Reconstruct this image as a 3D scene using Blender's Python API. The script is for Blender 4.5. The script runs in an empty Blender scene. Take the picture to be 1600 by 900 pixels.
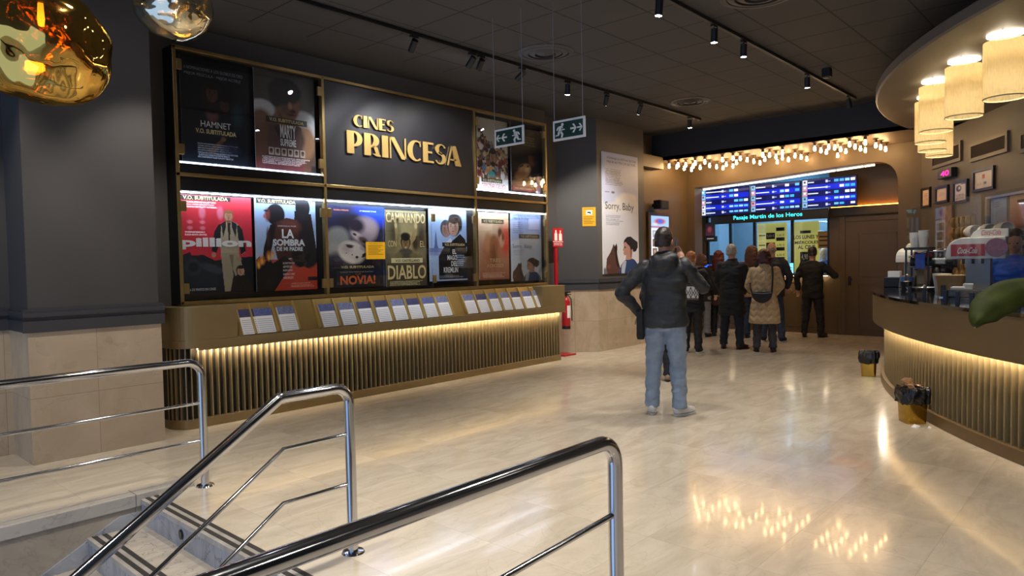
import bpy, bmesh, math, random
import numpy as np
from mathutils import Vector, Matrix, noise as mnoise
random.seed(7); np.random.seed(7)
SC = bpy.context.scene
COL = SC.collection
PI = math.pi
R = math.radians

# ------------------------------------------------------------------ camera model (measured vanishing points)
def nrm(a): return a / np.linalg.norm(a)
_c = np.array([800., 450.]); _v1 = np.array([1783., 392.]); _v2 = np.array([-402., 434.])
FPX = math.sqrt(-float((_v1 - _c) @ (_v2 - _c)))
_X = nrm(np.array([*(_v1 - _c), FPX])); _Y = nrm(np.array([*(_v2 - _c), FPX])); _Z = np.cross(_X, _Y)
RM = np.array([_X, _Y, _Z])
CAM = np.array([0, 0, 1.5])
def ray(u, v): return RM @ np.array([u - 800, v - 450, FPX])
def onp(u, v, ax, val):
    d = ray(u, v); return CAM + (val - CAM[ax]) / d[ax] * d
def fl(u, v, z=0.0): return onp(u, v, 2, z)
def onplane(u, v, P, n):
    d = ray(u, v); P = np.array(P); n = np.array(n)
    return CAM + ((P - CAM) @ n) / (d @ n) * d
def proj(p):
    q = RM.T @ (np.array(p) - CAM); return np.array([800 + FPX * q[0] / q[2], 450 + FPX * q[1] / q[2]])
def z_at(x, y, v):       # height above (x, y) seen at image row v
    lo, hi = -1, 6
    for _ in range(50):
        m = (lo + hi) / 2
        if proj((x, y, m))[1] > v: lo = m
        else: hi = m
    return lo

cam = bpy.data.cameras.new('camera'); camo = bpy.data.objects.new('camera', cam); COL.objects.link(camo)
rx = Vector(RM @ np.array([1, 0, 0])); ry = Vector(RM @ np.array([0, -1, 0])); rz = Vector(RM @ np.array([0, 0, -1]))
camo.matrix_world = Matrix(((rx.x, ry.x, rz.x, 0), (rx.y, ry.y, rz.y, 0), (rx.z, ry.z, rz.z, 1.5), (0, 0, 0, 1)))
cam.sensor_width = 36; cam.lens = FPX * 36 / 1600; cam.clip_start = .02
SC.camera = camo

# ------------------------------------------------------------------ materials
def lin(h):
    h = h.lstrip('#'); c = [int(h[i:i + 2], 16) / 255 for i in (0, 2, 4)]
    return tuple(x / 12.92 if x <= .04045 else ((x + .055) / 1.055) ** 2.4 for x in c)
MATS = {}
def mat(name, col='#808080', rough=.5, metal=0., emit=None, es=0., var=.08, vscale=6., bump=0., bscale=40., coat=0., spec=.5, trans=0.):
    if name in MATS: return MATS[name]
    m = bpy.data.materials.new(name); m.use_nodes = True; nt = m.node_tree; N = nt.nodes; L = nt.links
    b = N['Principled BSDF']
    c = lin(col) if isinstance(col, str) else col
    tc = N.new('ShaderNodeTexCoord')
    if var > 0:
        nz = N.new('ShaderNodeTexNoise'); nz.inputs['Scale'].default_value = vscale; nz.inputs['Detail'].default_value = 4
        L.new(tc.outputs['Object'], nz.inputs['Vector'])
        rp = N.new('ShaderNodeValToRGB'); rp.color_ramp.elements[0].position = .3; rp.color_ramp.elements[1].position = .7
        rp.color_ramp.elements[0].color = (*[x * (1 - var) for x in c], 1); rp.color_ramp.elements[1].color = (*[min(1, x * (1 + var)) for x in c], 1)
        L.new(nz.outputs['Fac'], rp.inputs['Fac']); L.new(rp.outputs['Color'], b.inputs['Base Color'])
    else: b.inputs['Base Color'].default_value = (*c, 1)
    b.inputs['Roughness'].default_value = rough; b.inputs['Metallic'].default_value = metal
    b.inputs['Coat Weight'].default_value = coat; b.inputs['Specular IOR Level'].default_value = spec
    if trans: b.inputs['Transmission Weight'].default_value = trans
    if emit:
        b.inputs['Emission Color'].default_value = (*lin(emit), 1); b.inputs['Emission Strength'].default_value = es
    if bump > 0:
        n2 = N.new('ShaderNodeTexNoise'); n2.inputs['Scale'].default_value = bscale; L.new(tc.outputs['Object'], n2.inputs['Vector'])
        bp = N.new('ShaderNodeBump'); bp.inputs['Strength'].default_value = bump; bp.inputs['Distance'].default_value = .01
        L.new(n2.outputs['Fac'], bp.inputs['Height']); L.new(bp.outputs['Normal'], b.inputs['Normal'])
    MATS[name] = m; return m
def glassmat(name, tint=(1, 1, 1), refl=.06, rough=.02, k=.6):
    if name in MATS: return MATS[name]
    m = bpy.data.materials.new(name); m.use_nodes = True; nt = m.node_tree; N = nt.nodes; L = nt.links
    N.remove(N['Principled BSDF']); out = N['Material Output']
    t = N.new('ShaderNodeBsdfTransparent'); t.inputs['Color'].default_value = (*tint, 1)
    g = N.new('ShaderNodeBsdfGlossy'); g.inputs['Roughness'].default_value = rough
    lw = N.new('ShaderNodeLayerWeight'); lw.inputs['Blend'].default_value = .25
    ma = N.new('ShaderNodeMath'); ma.operation = 'MULTIPLY_ADD'; ma.inputs[1].default_value = k; ma.inputs[2].default_value = refl
    L.new(lw.outputs['Fresnel'], ma.inputs[0])
    mx = N.new('ShaderNodeMixShader'); L.new(ma.outputs[0], mx.inputs[0]); L.new(t.outputs[0], mx.inputs[1]); L.new(g.outputs[0], mx.inputs[2])
    L.new(mx.outputs[0], out.inputs['Surface']); MATS[name] = m; return m
def mathn(nt, op, a, b=None, c=None):
    n = nt.nodes.new('ShaderNodeMath'); n.operation = op
    for i, v in enumerate((a, b, c)):
        if v is None: continue
        if isinstance(v, (int, float)): n.inputs[i].default_value = v
        else: nt.links.new(v, n.inputs[i])
    return n.outputs[0]
def gridline(nt, coord, size, org, w):   # 1 on the joint, 0 elsewhere
    a = mathn(nt, 'FRACT', mathn(nt, 'DIVIDE', mathn(nt, 'SUBTRACT', coord, org), size))
    e = mathn(nt, 'MINIMUM', a, mathn(nt, 'SUBTRACT', 1.0, a))
    return mathn(nt, 'LESS_THAN', e, w / size / 2)
def marble(name, base, dark, joint, sx, ox, sy, oy, axes='XY', rough=.12, jw=.004, vein=.35, jmix=.6, tiledv=.05, coat=.0):
    if name in MATS: return MATS[name]
    m = bpy.data.materials.new(name); m.use_nodes = True; nt = m.node_tree; N = nt.nodes; L = nt.links
    b = N['Principled BSDF']; tc = N.new('ShaderNodeTexCoord'); sp = N.new('ShaderNodeSeparateXYZ'); L.new(tc.outputs['Object'], sp.inputs[0])
    A, B = sp.outputs[axes[0]], sp.outputs[axes[1]]
    if axes[0] == 'S':   # sum of X and Y, for walls at an angle
        pass
    # per-tile value and vein direction
    fa = mathn(nt, 'FLOOR', mathn(nt, 'DIVIDE', mathn(nt, 'SUBTRACT', A, ox), sx)); fb = mathn(nt, 'FLOOR', mathn(nt, 'DIVIDE', mathn(nt, 'SUBTRACT', B, oy), sy))
    cb = N.new('ShaderNodeCombineXYZ'); L.new(fa, cb.inputs[0]); L.new(fb, cb.inputs[1])
    wn = N.new('ShaderNodeTexWhiteNoise'); wn.noise_dimensions = '3D'; L.new(cb.outputs[0], wn.inputs['Vector'])
    off = N.new('ShaderNodeVectorMath'); off.operation = 'MULTIPLY_ADD'; off.inputs[1].default_value = (5, 5, 5)
    L.new(wn.outputs['Color'], off.inputs[0]); L.new(tc.outputs['Object'], off.inputs[2])
    nz = N.new('ShaderNodeTexNoise'); nz.inputs['Scale'].default_value = 1.6; nz.inputs['Detail'].default_value = 8; nz.inputs['Roughness'].default_value = .62; nz.inputs['Distortion'].default_value = 1.2
    mp = N.new('ShaderNodeMapping'); mp.inputs['Scale'].default_value = (1, 3.2, 1); mp.inputs['Rotation'].default_value = (0, 0, .5); L.new(off.outputs[0], mp.inputs[0]); L.new(mp.outputs[0], nz.inputs['Vector'])
    rp = N.new('ShaderNodeValToRGB'); e = rp.color_ramp.elements; e[0].position = .35; e[0].color = (*lin(dark), 1); e[1].position = .62; e[1].color = (*lin(base), 1)
    L.new(nz.outputs['Fac'], rp.inputs[0])
    # thin dark veins
    n2 = N.new('ShaderNodeTexNoise'); n2.inputs['Scale'].default_value = 1.3; n2.inputs['Detail'].default_value = 6; n2.inputs['Distortion'].default_value = 2.0; L.new(off.outputs[0], n2.inputs['Vector'])
    v = mathn(nt, 'ABSOLUTE', mathn(nt, 'SUBTRACT', n2.outputs['Fac'], .5)); v = mathn(nt, 'LESS_THAN', v, .006)
    v = mathn(nt, 'MULTIPLY', v, vein)
    m1 = N.new('ShaderNodeMixRGB'); L.new(v, m1.inputs[0]); L.new(rp.outputs[0], m1.inputs[1]); m1.inputs[2].default_value = (*[x * .35 for x in lin(dark)], 1)
    hv = N.new('ShaderNodeHueSaturation'); L.new(m1.outputs[0], hv.inputs['Color']); L.new(mathn(nt, 'MULTIPLY_ADD', wn.outputs['Value'], tiledv * 2, 1 - tiledv), hv.inputs['Value'])
    j = mathn(nt, 'MAXIMUM', gridline(nt, A, sx, ox, jw), gridline(nt, B, sy, oy, jw)); j = mathn(nt, 'MULTIPLY', j, jmix)
    m2 = N.new('ShaderNodeMixRGB'); L.new(j, m2.inputs[0]); L.new(hv.outputs[0], m2.inputs[1]); m2.inputs[2].default_value = (*lin(joint), 1)
    L.new(m2.outputs[0], b.inputs['Base Color']); b.inputs['Coat Weight'].default_value = coat; b.inputs['Coat Roughness'].default_value = .05
    n3 = N.new('ShaderNodeTexNoise'); n3.inputs['Scale'].default_value = 3.; L.new(tc.outputs['Object'], n3.inputs['Vector'])
    L.new(mathn(nt, 'MULTIPLY_ADD', n3.outputs['Fac'], rough * .8, rough * .6), b.inputs['Roughness'])
    MATS[name] = m; return m
def vcol(name, rough=.35, emit=0., coat=0.):
    if name in MATS: return MATS[name]
    m = bpy.data.materials.new(name); m.use_nodes = True; nt = m.node_tree; b = nt.nodes['Principled BSDF']
    a = nt.nodes.new('ShaderNodeAttribute'); a.attribute_name = 'print'
    if emit:
        b.inputs['Base Color'].default_value = (.01, .01, .012, 1)
        nt.links.new(a.outputs['Color'], b.inputs['Emission Color']); b.inputs['Emission Strength'].default_value = emit
    else: nt.links.new(a.outputs['Color'], b.inputs['Base Color'])
    b.inputs['Roughness'].default_value = rough; b.inputs['Coat Weight'].default_value = coat
    MATS[name] = m; return m
def emat(name, col, s):
    if name in MATS: return MATS[name]
    m = bpy.data.materials.new(name); m.use_nodes = True; nt = m.node_tree; nt.nodes.remove(nt.nodes['Principled BSDF'])
    e = nt.nodes.new('ShaderNodeEmission'); e.inputs[0].default_value = (*(lin(col) if isinstance(col, str) else col), 1); e.inputs[1].default_value = s
    nt.links.new(e.outputs[0], nt.nodes['Material Output'].inputs[0]); MATS[name] = m; return m

# ------------------------------------------------------------------ mesh helpers
class MB:
    def __init__(s): s.v = []; s.f = []
    def add(s, vs, fs):
        o = len(s.v); s.v += [tuple(map(float, p)) for p in vs]; s.f += [tuple(i + o for i in f) for f in fs]; return s
    def box(s, x0, x1, y0, y1, z0, z1):
        return s.add([(x0, y0, z0), (x1, y0, z0), (x1, y1, z0), (x0, y1, z0), (x0, y0, z1), (x1, y0, z1), (x1, y1, z1), (x0, y1, z1)],
                     [(3, 2, 1, 0), (4, 5, 6, 7), (0, 1, 5, 4), (1, 2, 6, 5), (2, 3, 7, 6), (3, 0, 4, 7)])
    def hexa(s, a, b):   # two quads (4 pts each) bridged
        return s.add(list(a) + list(b), [(3, 2, 1, 0), (4, 5, 6, 7), (0, 1, 5, 4), (1, 2, 6, 5), (2, 3, 7, 6), (3, 0, 4, 7)])
    def prism(s, poly, ext):      # poly: 3D points, ext: vector
        n = len(poly); e = np.array(ext); P = [np.array(p, float) for p in poly]
        return s.add(P + [p + e for p in P], [tuple(range(n))[::-1], tuple(range(n, 2 * n))] + [(i, (i + 1) % n, (i + 1) % n + n, i + n) for i in range(n)])
    def cyl(s, p0, p1, r0, r1=None, n=16, cap=True):
        r1 = r0 if r1 is None else r1; p0 = Vector(p0); p1 = Vector(p1); d = (p1 - p0).normalized()
        a = d.orthogonal().normalized(); b = d.cross(a)
        vs = [p0 + (a * math.cos(t) + b * math.sin(t)) * r0 for t in [2 * PI * i / n for i in range(n)]] + [p1 + (a * math.cos(t) + b * math.sin(t)) * r1 for t in [2 * PI * i / n for i in range(n)]]
        fs = [(i, (i + 1) % n, (i + 1) % n + n, i + n) for i in range(n)]
        if cap: fs += [tuple(range(n))[::-1], tuple(range(n, 2 * n))]
        return s.add(vs, fs)
    def tube(s, pts, r, n=12, cap=True, scale=None):
        P = [Vector(p) for p in pts]; m = len(P); vs = []; up = None
        for i in range(m):
            t = (P[min(i + 1, m - 1)] - P[max(i - 1, 0)]).normalized()
            if up is None: up = t.orthogonal().normalized()
            up = (up - t * up.dot(t)).normalized(); b = t.cross(up)
            rr = r[i] if isinstance(r, (list, tuple)) else r
            vs += [P[i] + (up * math.cos(2 * PI * k / n) + b * math.sin(2 * PI * k / n)) * rr for k in range(n)]
        fs = [(i * n + k, i * n + (k + 1) % n, (i + 1) * n + (k + 1) % n, (i + 1) * n + k) for i in range(m - 1) for k in range(n)]
        if cap: fs += [tuple(range(n))[::-1], tuple(range((m - 1) * n, m * n))]
        return s.add(vs, fs)
    def lathe(s, prof, c=(0, 0), n=24, a0=0, a1=2 * PI):
        full = abs(a1 - a0 - 2 * PI) < 1e-6; m = n if full else n + 1; vs = []
        for (r, z) in prof:
            vs += [(c[0] + r * math.cos(a0 + (a1 - a0) * k / n), c[1] + r * math.sin(a0 + (a1 - a0) * k / n), z) for k in range(m)]
        fs = [(i * m + k, i * m + (k + 1) % m, (i + 1) * m + (k + 1) % m, (i + 1) * m + k) for i in range(len(prof) - 1) for k in range(n if full else n)]
        return s.add(vs, fs)
    def ell(s, c, r, rot=None, nu=16, nv=10):
        vs = []; c = Vector(c)
        for i in range(nv + 1):
            th = PI * i / nv
            for k in range(nu):
                p = Vector((r[0] * math.sin(th) * math.cos(2 * PI * k / nu), r[1] * math.sin(th) * math.sin(2 * PI * k / nu), r[2] * math.cos(th)))
                if rot is not None: p = rot @ p
                vs.append(c + p)
        fs = [(i * nu + k, (i + 1) * nu + k, (i + 1) * nu + (k + 1) % nu, i * nu + (k + 1) % nu) for i in range(nv) for k in range(nu)]
        return s.add(vs, fs)
    def cap(s, p0, r0, p1, r1):
        s.ell(p0, (r0,) * 3, nu=12, nv=8); s.ell(p1, (r1,) * 3, nu=12, nv=8); return s.cyl(p0, p1, r0, r1, 12)
    def loft(s, rings, n=20, sq=2.0):    # rings: (cx, cy, z, rx, ry) closed solid
        vs = []; m = len(rings)
        for (cx, cy, z, a, b) in rings:
            for k in range(n):
                t = 2 * PI * k / n; ct, st = math.cos(t), math.sin(t)
                vs.append((cx + a * abs(ct) ** (2 / sq) * (1 if ct >= 0 else -1), cy + b * abs(st) ** (2 / sq) * (1 if st >= 0 else -1), z))
        fs = [(i * n + k, i * n + (k + 1) % n, (i + 1) * n + (k + 1) % n, (i + 1) * n + k) for i in range(m - 1) for k in range(n)]
        fs += [tuple(range(n))[::-1], tuple(range((m - 1) * n, m * n))]
        return s.add(vs, fs)
    def sector(s, c, r0, r1, a0, a1, z0, z1, n=48):
        vs = []
        for k in range(n + 1):
            a = a0 + (a1 - a0) * k / n; ca, sa = math.cos(a), math.sin(a)
            vs += [(c[0] + r0 * ca, c[1] + r0 * sa, z0), (c[0] + r1 * ca, c[1] + r1 * sa, z0), (c[0] + r1 * ca, c[1] + r1 * sa, z1), (c[0] + r0 * ca, c[1] + r0 * sa, z1)]
        fs = []
        for k in range(n):
            o = 4 * k; fs += [(o + j, o + (j + 1) % 4, o + 4 + (j + 1) % 4, o + 4 + j) for j in range(4)]
        fs += [(3, 2, 1, 0), (4 * n, 4 * n + 1, 4 * n + 2, 4 * n + 3)]
        return s.add(vs, fs)
    def fbox(s, F, u0, u1, v0, v1, d0, d1):
        return s.hexa([F(u0, v0, d0), F(u1, v0, d0), F(u1, v1, d0), F(u0, v1, d0)], [F(u0, v0, d1), F(u1, v0, d1), F(u1, v1, d1), F(u0, v1, d1)])
    def build(s, name, m, parent=None, smooth=False, bevel=0., local=False, ang=None):
        off = Vector((0, 0, 0))
        if parent is not None and not local: off = wloc(parent)
        me = bpy.data.meshes.new(name)
        me.from_pydata([(p[0] - off.x, p[1] - off.y, p[2] - off.z) for p in s.v], [], s.f)
        bm = bmesh.new(); bm.from_mesh(me); bmesh.ops.recalc_face_normals(bm, faces=bm.faces); bm.to_mesh(me); bm.free()
        return link(name, me, m, parent, smooth, bevel, ang)
def link(name, me, m, parent=None, smooth=False, bevel=0., ang=None):
    o = bpy.data.objects.new(name, me); COL.objects.link(o)
    if m is not None: me.materials.append(m)
    if smooth:
        me.polygons.foreach_set('use_smooth', [True] * len(me.polygons))
        if ang: me.set_sharp_from_angle(angle=R(ang))
    if bevel:
        md = o.modifiers.new('bevel', 'BEVEL'); md.width = bevel; md.segments = 2; md.limit_method = 'ANGLE'; md.angle_limit = R(40)
    if parent is not None: o.parent = parent
    return o
def wloc(o):
    l = Vector(o.location)
    while o.parent is not None: o = o.parent; l += Vector(o.location)
    return l
def tag(o, label=None, cat=None, group=None, kind=None):
    if label: o['label'] = label
    if cat: o['category'] = cat
    if group: o['group'] = group
    if kind: o['kind'] = kind
    return o
def thing(name, label, cat, loc=(0, 0, 0), rz=0., group=None):
    o = bpy.data.objects.new(name, None); COL.objects.link(o); o.location = loc; o.rotation_euler = (0, 0, rz); o.empty_display_size = .1
    return tag(o, label, cat, group)
def struct(mb, name, m, label=None, smooth=False, bevel=0.):
    o = mb.build(name, m, None, smooth, bevel); o['kind'] = 'structure'
    if label: o['label'] = label
    return o
def recentre(o):      # put a single-mesh thing's origin at its base
    me = o.data; n = len(me.vertices); co = np.empty(n * 3); me.vertices.foreach_get('co', co); co = co.reshape(-1, 3)
    c = np.array([(co[:, 0].min() + co[:, 0].max()) / 2, (co[:, 1].min() + co[:, 1].max()) / 2, co[:, 2].min()])
    me.vertices.foreach_set('co', (co - c).ravel()); o.location = Vector(o.location) + Vector(c); me.update(); return o

class Fr:    # a wall frame: origin top-left, u to the right, v downwards, depth d towards the viewer
    def __init__(s, O, ux, n, W=1., H=1.): s.O = np.array(O, float); s.ux = np.array(ux, float); s.n = np.array(n, float); s.uz = np.array([0, 0, 1.]); s.W = W; s.H = H
    def __call__(s, u, v, d=0.): return s.O + s.ux * u - s.uz * v + s.n * d
    def rel(s, u, v, d=0.): return s(u * s.W, v * s.H, d)
def fr_plane(P, n, ux, uL, vTL, uR, vBL, d=0.):
    a = onplane(uL, vTL, P, n); b = onplane(uL, vBL, P, n); c = onplane(uR, vTL, P, n)
    W = abs((c - a) @ np.array(ux)); H = a[2] - b[2]
    return Fr(a, ux, n, W, H)

# text as mesh, fitted to a box (u0..u1, v0..v1 of a frame)
_tc = {}
def text_mesh(s, bold=0., shear=0.):
    k = (s, bold, shear)
    if k in _tc: return _tc[k]
    cu = bpy.data.curves.new('t', 'FONT'); cu.body = s; cu.size = 1; cu.offset = bold; cu.shear = shear; cu.resolution_u = 3; cu.fill_mode = 'FRONT'
    o = bpy.data.objects.new('t', cu); COL.objects.link(o); bpy.context.view_layer.update()
    me = bpy.data.meshes.new_from_object(o.evaluated_get(bpy.context.evaluated_depsgraph_get()))
    bpy.data.objects.remove(o)
    v = np.array([x.co[:] for x in me.vertices]).reshape(-1, 3); f = [tuple(p.vertices) for p in me.polygons]
    v[:, :2] -= v[:, :2].min(0); v[:, :2] /= np.maximum(v[:, :2].max(0), 1e-6)
    bpy.data.meshes.remove(me); _tc[k] = (v, f); return v, f
def text_on(mb, F, s, u0, v0, u1, v1, d=.003, bold=0., shear=0., tilt=0.):
    v, f = text_mesh(s, bold, shear)
    mb.add([F(u0 + (u1 - u0) * x, v1 + (v0 - v1) * y + tilt * x, d) for x, y, _ in v], f); return mb
def rtext(mb, F, s, u0, v0, u1, v1, **k):    # relative coordinates
    return text_on(mb, F, s, u0 * F.W, v0 * F.H, u1 * F.W, v1 * F.H, **k)

# painted print
class Paint:
    def __init__(s, top, bot=None, w=90, h=132):
        s.w, s.h = w, h
        s.u, s.v = np.meshgrid((np.arange(w) + .5) / w, (np.arange(h) + .5) / h)
        a = np.array(lin(top)); b = np.array(lin(bot or top)); s.c = a + (b - a) * s.v[..., None]
    def mix(s, m, col):
        s.c = s.c * (1 - m[..., None]) + np.array(lin(col)) * m[..., None]; return s
    def ell(s, x, y, a, b, col, soft=.12, rot=0., al=1.):
        du, dv = s.u - x, (s.v - y) * 1.45; cr, sr = math.cos(R(rot)), math.sin(R(rot))
        p, q = (du * cr + dv * sr) / a, (-du * sr + dv * cr) / (b * 1.45)
        return s.mix(np.clip((1 - np.sqrt(p * p + q * q)) / soft, 0, 1) * al, col)
    def rect(s, x0, y0, x1, y1, col, al=1.):
        return s.mix(((s.u >= x0) & (s.u <= x1) & (s.v >= y0) & (s.v <= y1)) * al, col)
    def poly(s, P, col, al=1.):
        ins = np.zeros(s.u.shape, bool); n = len(P)
        for i in range(n):
            (x0, y0), (x1, y1) = P[i], P[(i + 1) % n]
            if y0 == y1: continue
            ins ^= ((y0 > s.v) != (y1 > s.v)) & (s.u < (x1 - x0) * (s.v - y0) / (y1 - y0) + x0)
        return s.mix(ins * al, col)
    def lines(s, x0, y0, x1, y1, n, col, al=.7):
        rng = np.random.RandomState(int(x0 * 100 + y0 * 1000 + n))
        for i in range(n):
            y = y0 + (y1 - y0) * (i + .5) / n; h = (y1 - y0) / n * .3; e = x1 - (x1 - x0) * .25 * rng.rand()
            m = ((s.u >= x0) & (s.u <= e) & (abs(s.v - y) <= max(h, .5 / s.h))) * (rng.rand(*s.u.shape) > .2)
            s.mix(m * al, col)
        return s
    def speck(s, amp):
        s.c = np.clip(s.c * (1 + amp * (np.random.rand(s.h, s.w, 1) - .5)), 0, 1); return s
    def mesh(s, F, name, m, parent, d=.0, u0=0., v0=0., u1=1., v1=1.):
        w, h = s.w, s.h; off = wloc(parent) if parent is not None else Vector((0, 0, 0))
        vs = [];
        for j in range(h + 1):
            for i in range(w + 1):
                p = F.rel(u0 + (u1 - u0) * i / w, v0 + (v1 - v0) * j / h, d); vs.append((p[0] - off.x, p[1] - off.y, p[2] - off.z))
        fs = [(j * (w + 1) + i, (j + 1) * (w + 1) + i, (j + 1) * (w + 1) + i + 1, j * (w + 1) + i + 1) for j in range(h) for i in range(w)]
        me = bpy.data.meshes.new(name); me.from_pydata(vs, [], fs)
        a = me.color_attributes.new('print', 'FLOAT_COLOR', 'CORNER')
        cc = np.ones((h * w, 4, 4)); cc[:, :, :3] = s.c.reshape(-1, 1, 3); a.data.foreach_set('color', cc.astype(np.float32).ravel())
        return link(name, me, m, parent)

# solid union of overlapping closed pieces (voxel remesh), used for bodies and clothing
def solid(name, mb, m, parent, voxel=.012, smooth=3, fold=0., fscale=6., seed=0.):
    me = bpy.data.meshes.new('tmp'); me.from_pydata(mb.v, [], mb.f)
    bm = bmesh.new(); bm.from_mesh(me); bmesh.ops.remove_doubles(bm, verts=bm.verts, dist=1e-5); bmesh.ops.recalc_face_normals(bm, faces=bm.faces); bm.to_mesh(me); bm.free()
    o = bpy.data.objects.new('tmp', me); COL.objects.link(o)
    md = o.modifiers.new('r', 'REMESH'); md.mode = 'VOXEL'; md.voxel_size = voxel
    if smooth:
        ms = o.modifiers.new('s', 'SMOOTH'); ms.iterations = smooth; ms.factor = .5
    bpy.context.view_layer.update()
    me2 = bpy.data.meshes.new_from_object(o.evaluated_get(bpy.context.evaluated_depsgraph_get()))
    bpy.data.objects.remove(o); bpy.data.meshes.remove(me)
    me2.name = name
    if fold:
        nr = [v.normal.copy() for v in me2.vertices]
        for v, n in zip(me2.vertices, nr):
            p = v.co * fscale + Vector((seed, seed * 2, 0)); p.z *= 2.2
            a = mnoise.noise(p) + .5 * mnoise.noise(p * 2.3)
            v.co += n * (fold * a)
    o2 = bpy.data.objects.new(name, me2); COL.objects.link(o2); me2.materials.clear(); me2.materials.append(m)
    me2.polygons.foreach_set('use_smooth', [True] * len(me2.polygons)); o2.parent = parent
    return o2
WORLD_S = .9; DOWN = 115; EXPO = 0.6
# ================================================================== materials in use
M_dark = mat('dark_wall_paint', '#474443', .55, var=.05, vscale=2)
M_darktrim = mat('dark_trim_paint', '#403f43', .45, var=.04)
M_brown = mat('brown_wall_paint', '#6a583e', .5, var=.05, vscale=2)
M_brownw = mat('brown_panel', '#5c4a2f', .38, var=.06, vscale=3)
M_taupe = mat('taupe_wall_paint', '#5f574e', .55, var=.04, vscale=2)
M_brass = mat('brass', '#a8905f', .34, .9, var=.1, vscale=9)
M_brassdk = mat('bronze_sheet', '#94805a', .45, .45, var=.06, vscale=4)
M_bronzefin = mat('bronze_fin', '#a99770', .4, .5, var=.06)
M_backing = mat('dark_backing', '#2a231a', .6, .1, var=.1)
M_barfront = mat('bar_front_lacquer', '#76603f', .42, .35, var=.05, vscale=3)
M_barfin = mat('bar_fin', '#a28f68', .42, .5, var=.05)
M_steel = mat('polished_steel', '#c3c3c6', .12, 1., var=.04, vscale=14)
M_steelr = mat('brushed_steel', '#a5a5a8', .28, 1., var=.06, vscale=20)
M_black = mat('matt_black', '#141416', .45, var=.1)
M_blackgl = mat('gloss_black', '#0b0b0d', .08, var=.05, coat=.5)
M_white = mat('white_plastic', '#e9e6df', .4, var=.03)
M_paper = mat('white_paper', '#eceae6', .7, var=.03)
M_panel = mat('sign_panel', '#100f15', .36, var=.05, coat=0., spec=.8)
M_casebk = mat('case_back', '#0d0d11', .35, var=.08)
M_gold = mat('gold_letters', '#c9a664', .35, .6, var=.06)
M_glass = glassmat('clear_glass', (.97, .98, .98), .03)
M_glassbar = glassmat('bar_glass', (.95, .96, .95), .01, .02, .09)
M_led_w = emat('led_cool', '#cfe4ff', 9)
M_led_y = emat('led_warm', '#fff0d6', 170)
M_led_o = emat('led_cove', '#ffe6c0', 2.6)
M_print = vcol('printed_paper', .42, coat=.0)
M_tx_white = mat('ink_white', '#e8e8e6', .5, var=.02); M_tx_cream = mat('ink_cream', '#dcc58e', .5, var=.02)
M_tx_black = mat('ink_black', '#17161a', .5, var=.02); M_tx_orange = mat('ink_orange', '#d1622c', .5, var=.02)
M_tx_navy = mat('ink_navy', '#3c4156', .5, var=.02); M_tx_red = mat('ink_red', '#c8202c', .4, var=.03)
M_tx_grey = mat('ink_grey', '#8a8f9c', .5, var=.02)
FLX = fl(400, 803.6)[0]
M_floor = marble('floor_marble', '#d6c9b4', '#c4b6a0', '#94866f', .6, FLX, .6, .17, 'XY', .17, .003, .10, .35, .035, coat=.2)
M_wmx = marble('wall_marble_x', '#c6b399', '#b7a388', '#84745c', .52, 1.93, .515, 0., 'XZ', .3, .005, .12, .6, .04)
M_wmy = marble('wall_marble_y', '#c6b399', '#b7a388', '#84745c', .52, 6.38, .515, 0., 'YZ', .3, .005, .12, .6, .04)
M_stair = marble('stair_marble', '#a9aab0', '#85888f', '#6d6c6c', 1.2, .2, 3.0, .0, 'YZ', .25, .004, .5, .5, .04)
M_tread = marble('tread_marble', '#c4b8a6', '#a9a094', '#83796a', .6, 0., .6, .17, 'XY', .25, .004, .4, .4, .04)
M_curb = marble('curb_marble', '#b7b0a6', '#a09a92', '#5d5850', .75, .16, 9., 0., 'XY', .2, .006, .2, .8, .04)
def ceilmat():
    m = mat('ceiling_tiles', '#454240', .8, var=.04, vscale=1.5); nt = m.node_tree; b = nt.nodes['Principled BSDF']
    src = b.inputs['Base Color'].links[0].from_socket
    tc = nt.nodes.new('ShaderNodeTexCoord'); sp = nt.nodes.new('ShaderNodeSeparateXYZ'); nt.links.new(tc.outputs['Object'], sp.inputs[0])
    g = mathn(nt, 'MAXIMUM', gridline(nt, sp.outputs['X'], .625, 5.84, .018), gridline(nt, sp.outputs['Y'], .625, 4.11, .018))
    g = mathn(nt, 'MULTIPLY', g, mathn(nt, 'LESS_THAN', sp.outputs['Y'], 6.35))
    mx = nt.nodes.new('ShaderNodeMixRGB'); nt.links.new(mathn(nt, 'MULTIPLY', g, .95), mx.inputs[0]); nt.links.new(src, mx.inputs[1]); mx.inputs[2].default_value = (.008, .008, .008, 1)
    nt.links.new(mx.outputs[0], b.inputs['Base Color']); return m
M_ceil = ceilmat()

# ================================================================== the room shell
ZC = 3.85; YB = 6.9; ZS = 3.37
ST_X = 1.77; ST_Y0, ST_Y1 = 1.30, 4.86
mb = MB().box(ST_X, 18.5, -7, 8.2, -.12, 0).box(-4, ST_X, ST_Y1, 8.2, -.12, 0).box(-4, ST_X, -7, ST_Y0, -.12, 0)
struct(mb, 'floor', M_floor, 'glossy beige marble tile floor of the foyer')
struct(MB().box(-4, 11.7, -7, 7.4, ZC, ZC + .1), 'ceiling', M_ceil, 'dark grey tiled ceiling with track lights')
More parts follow.
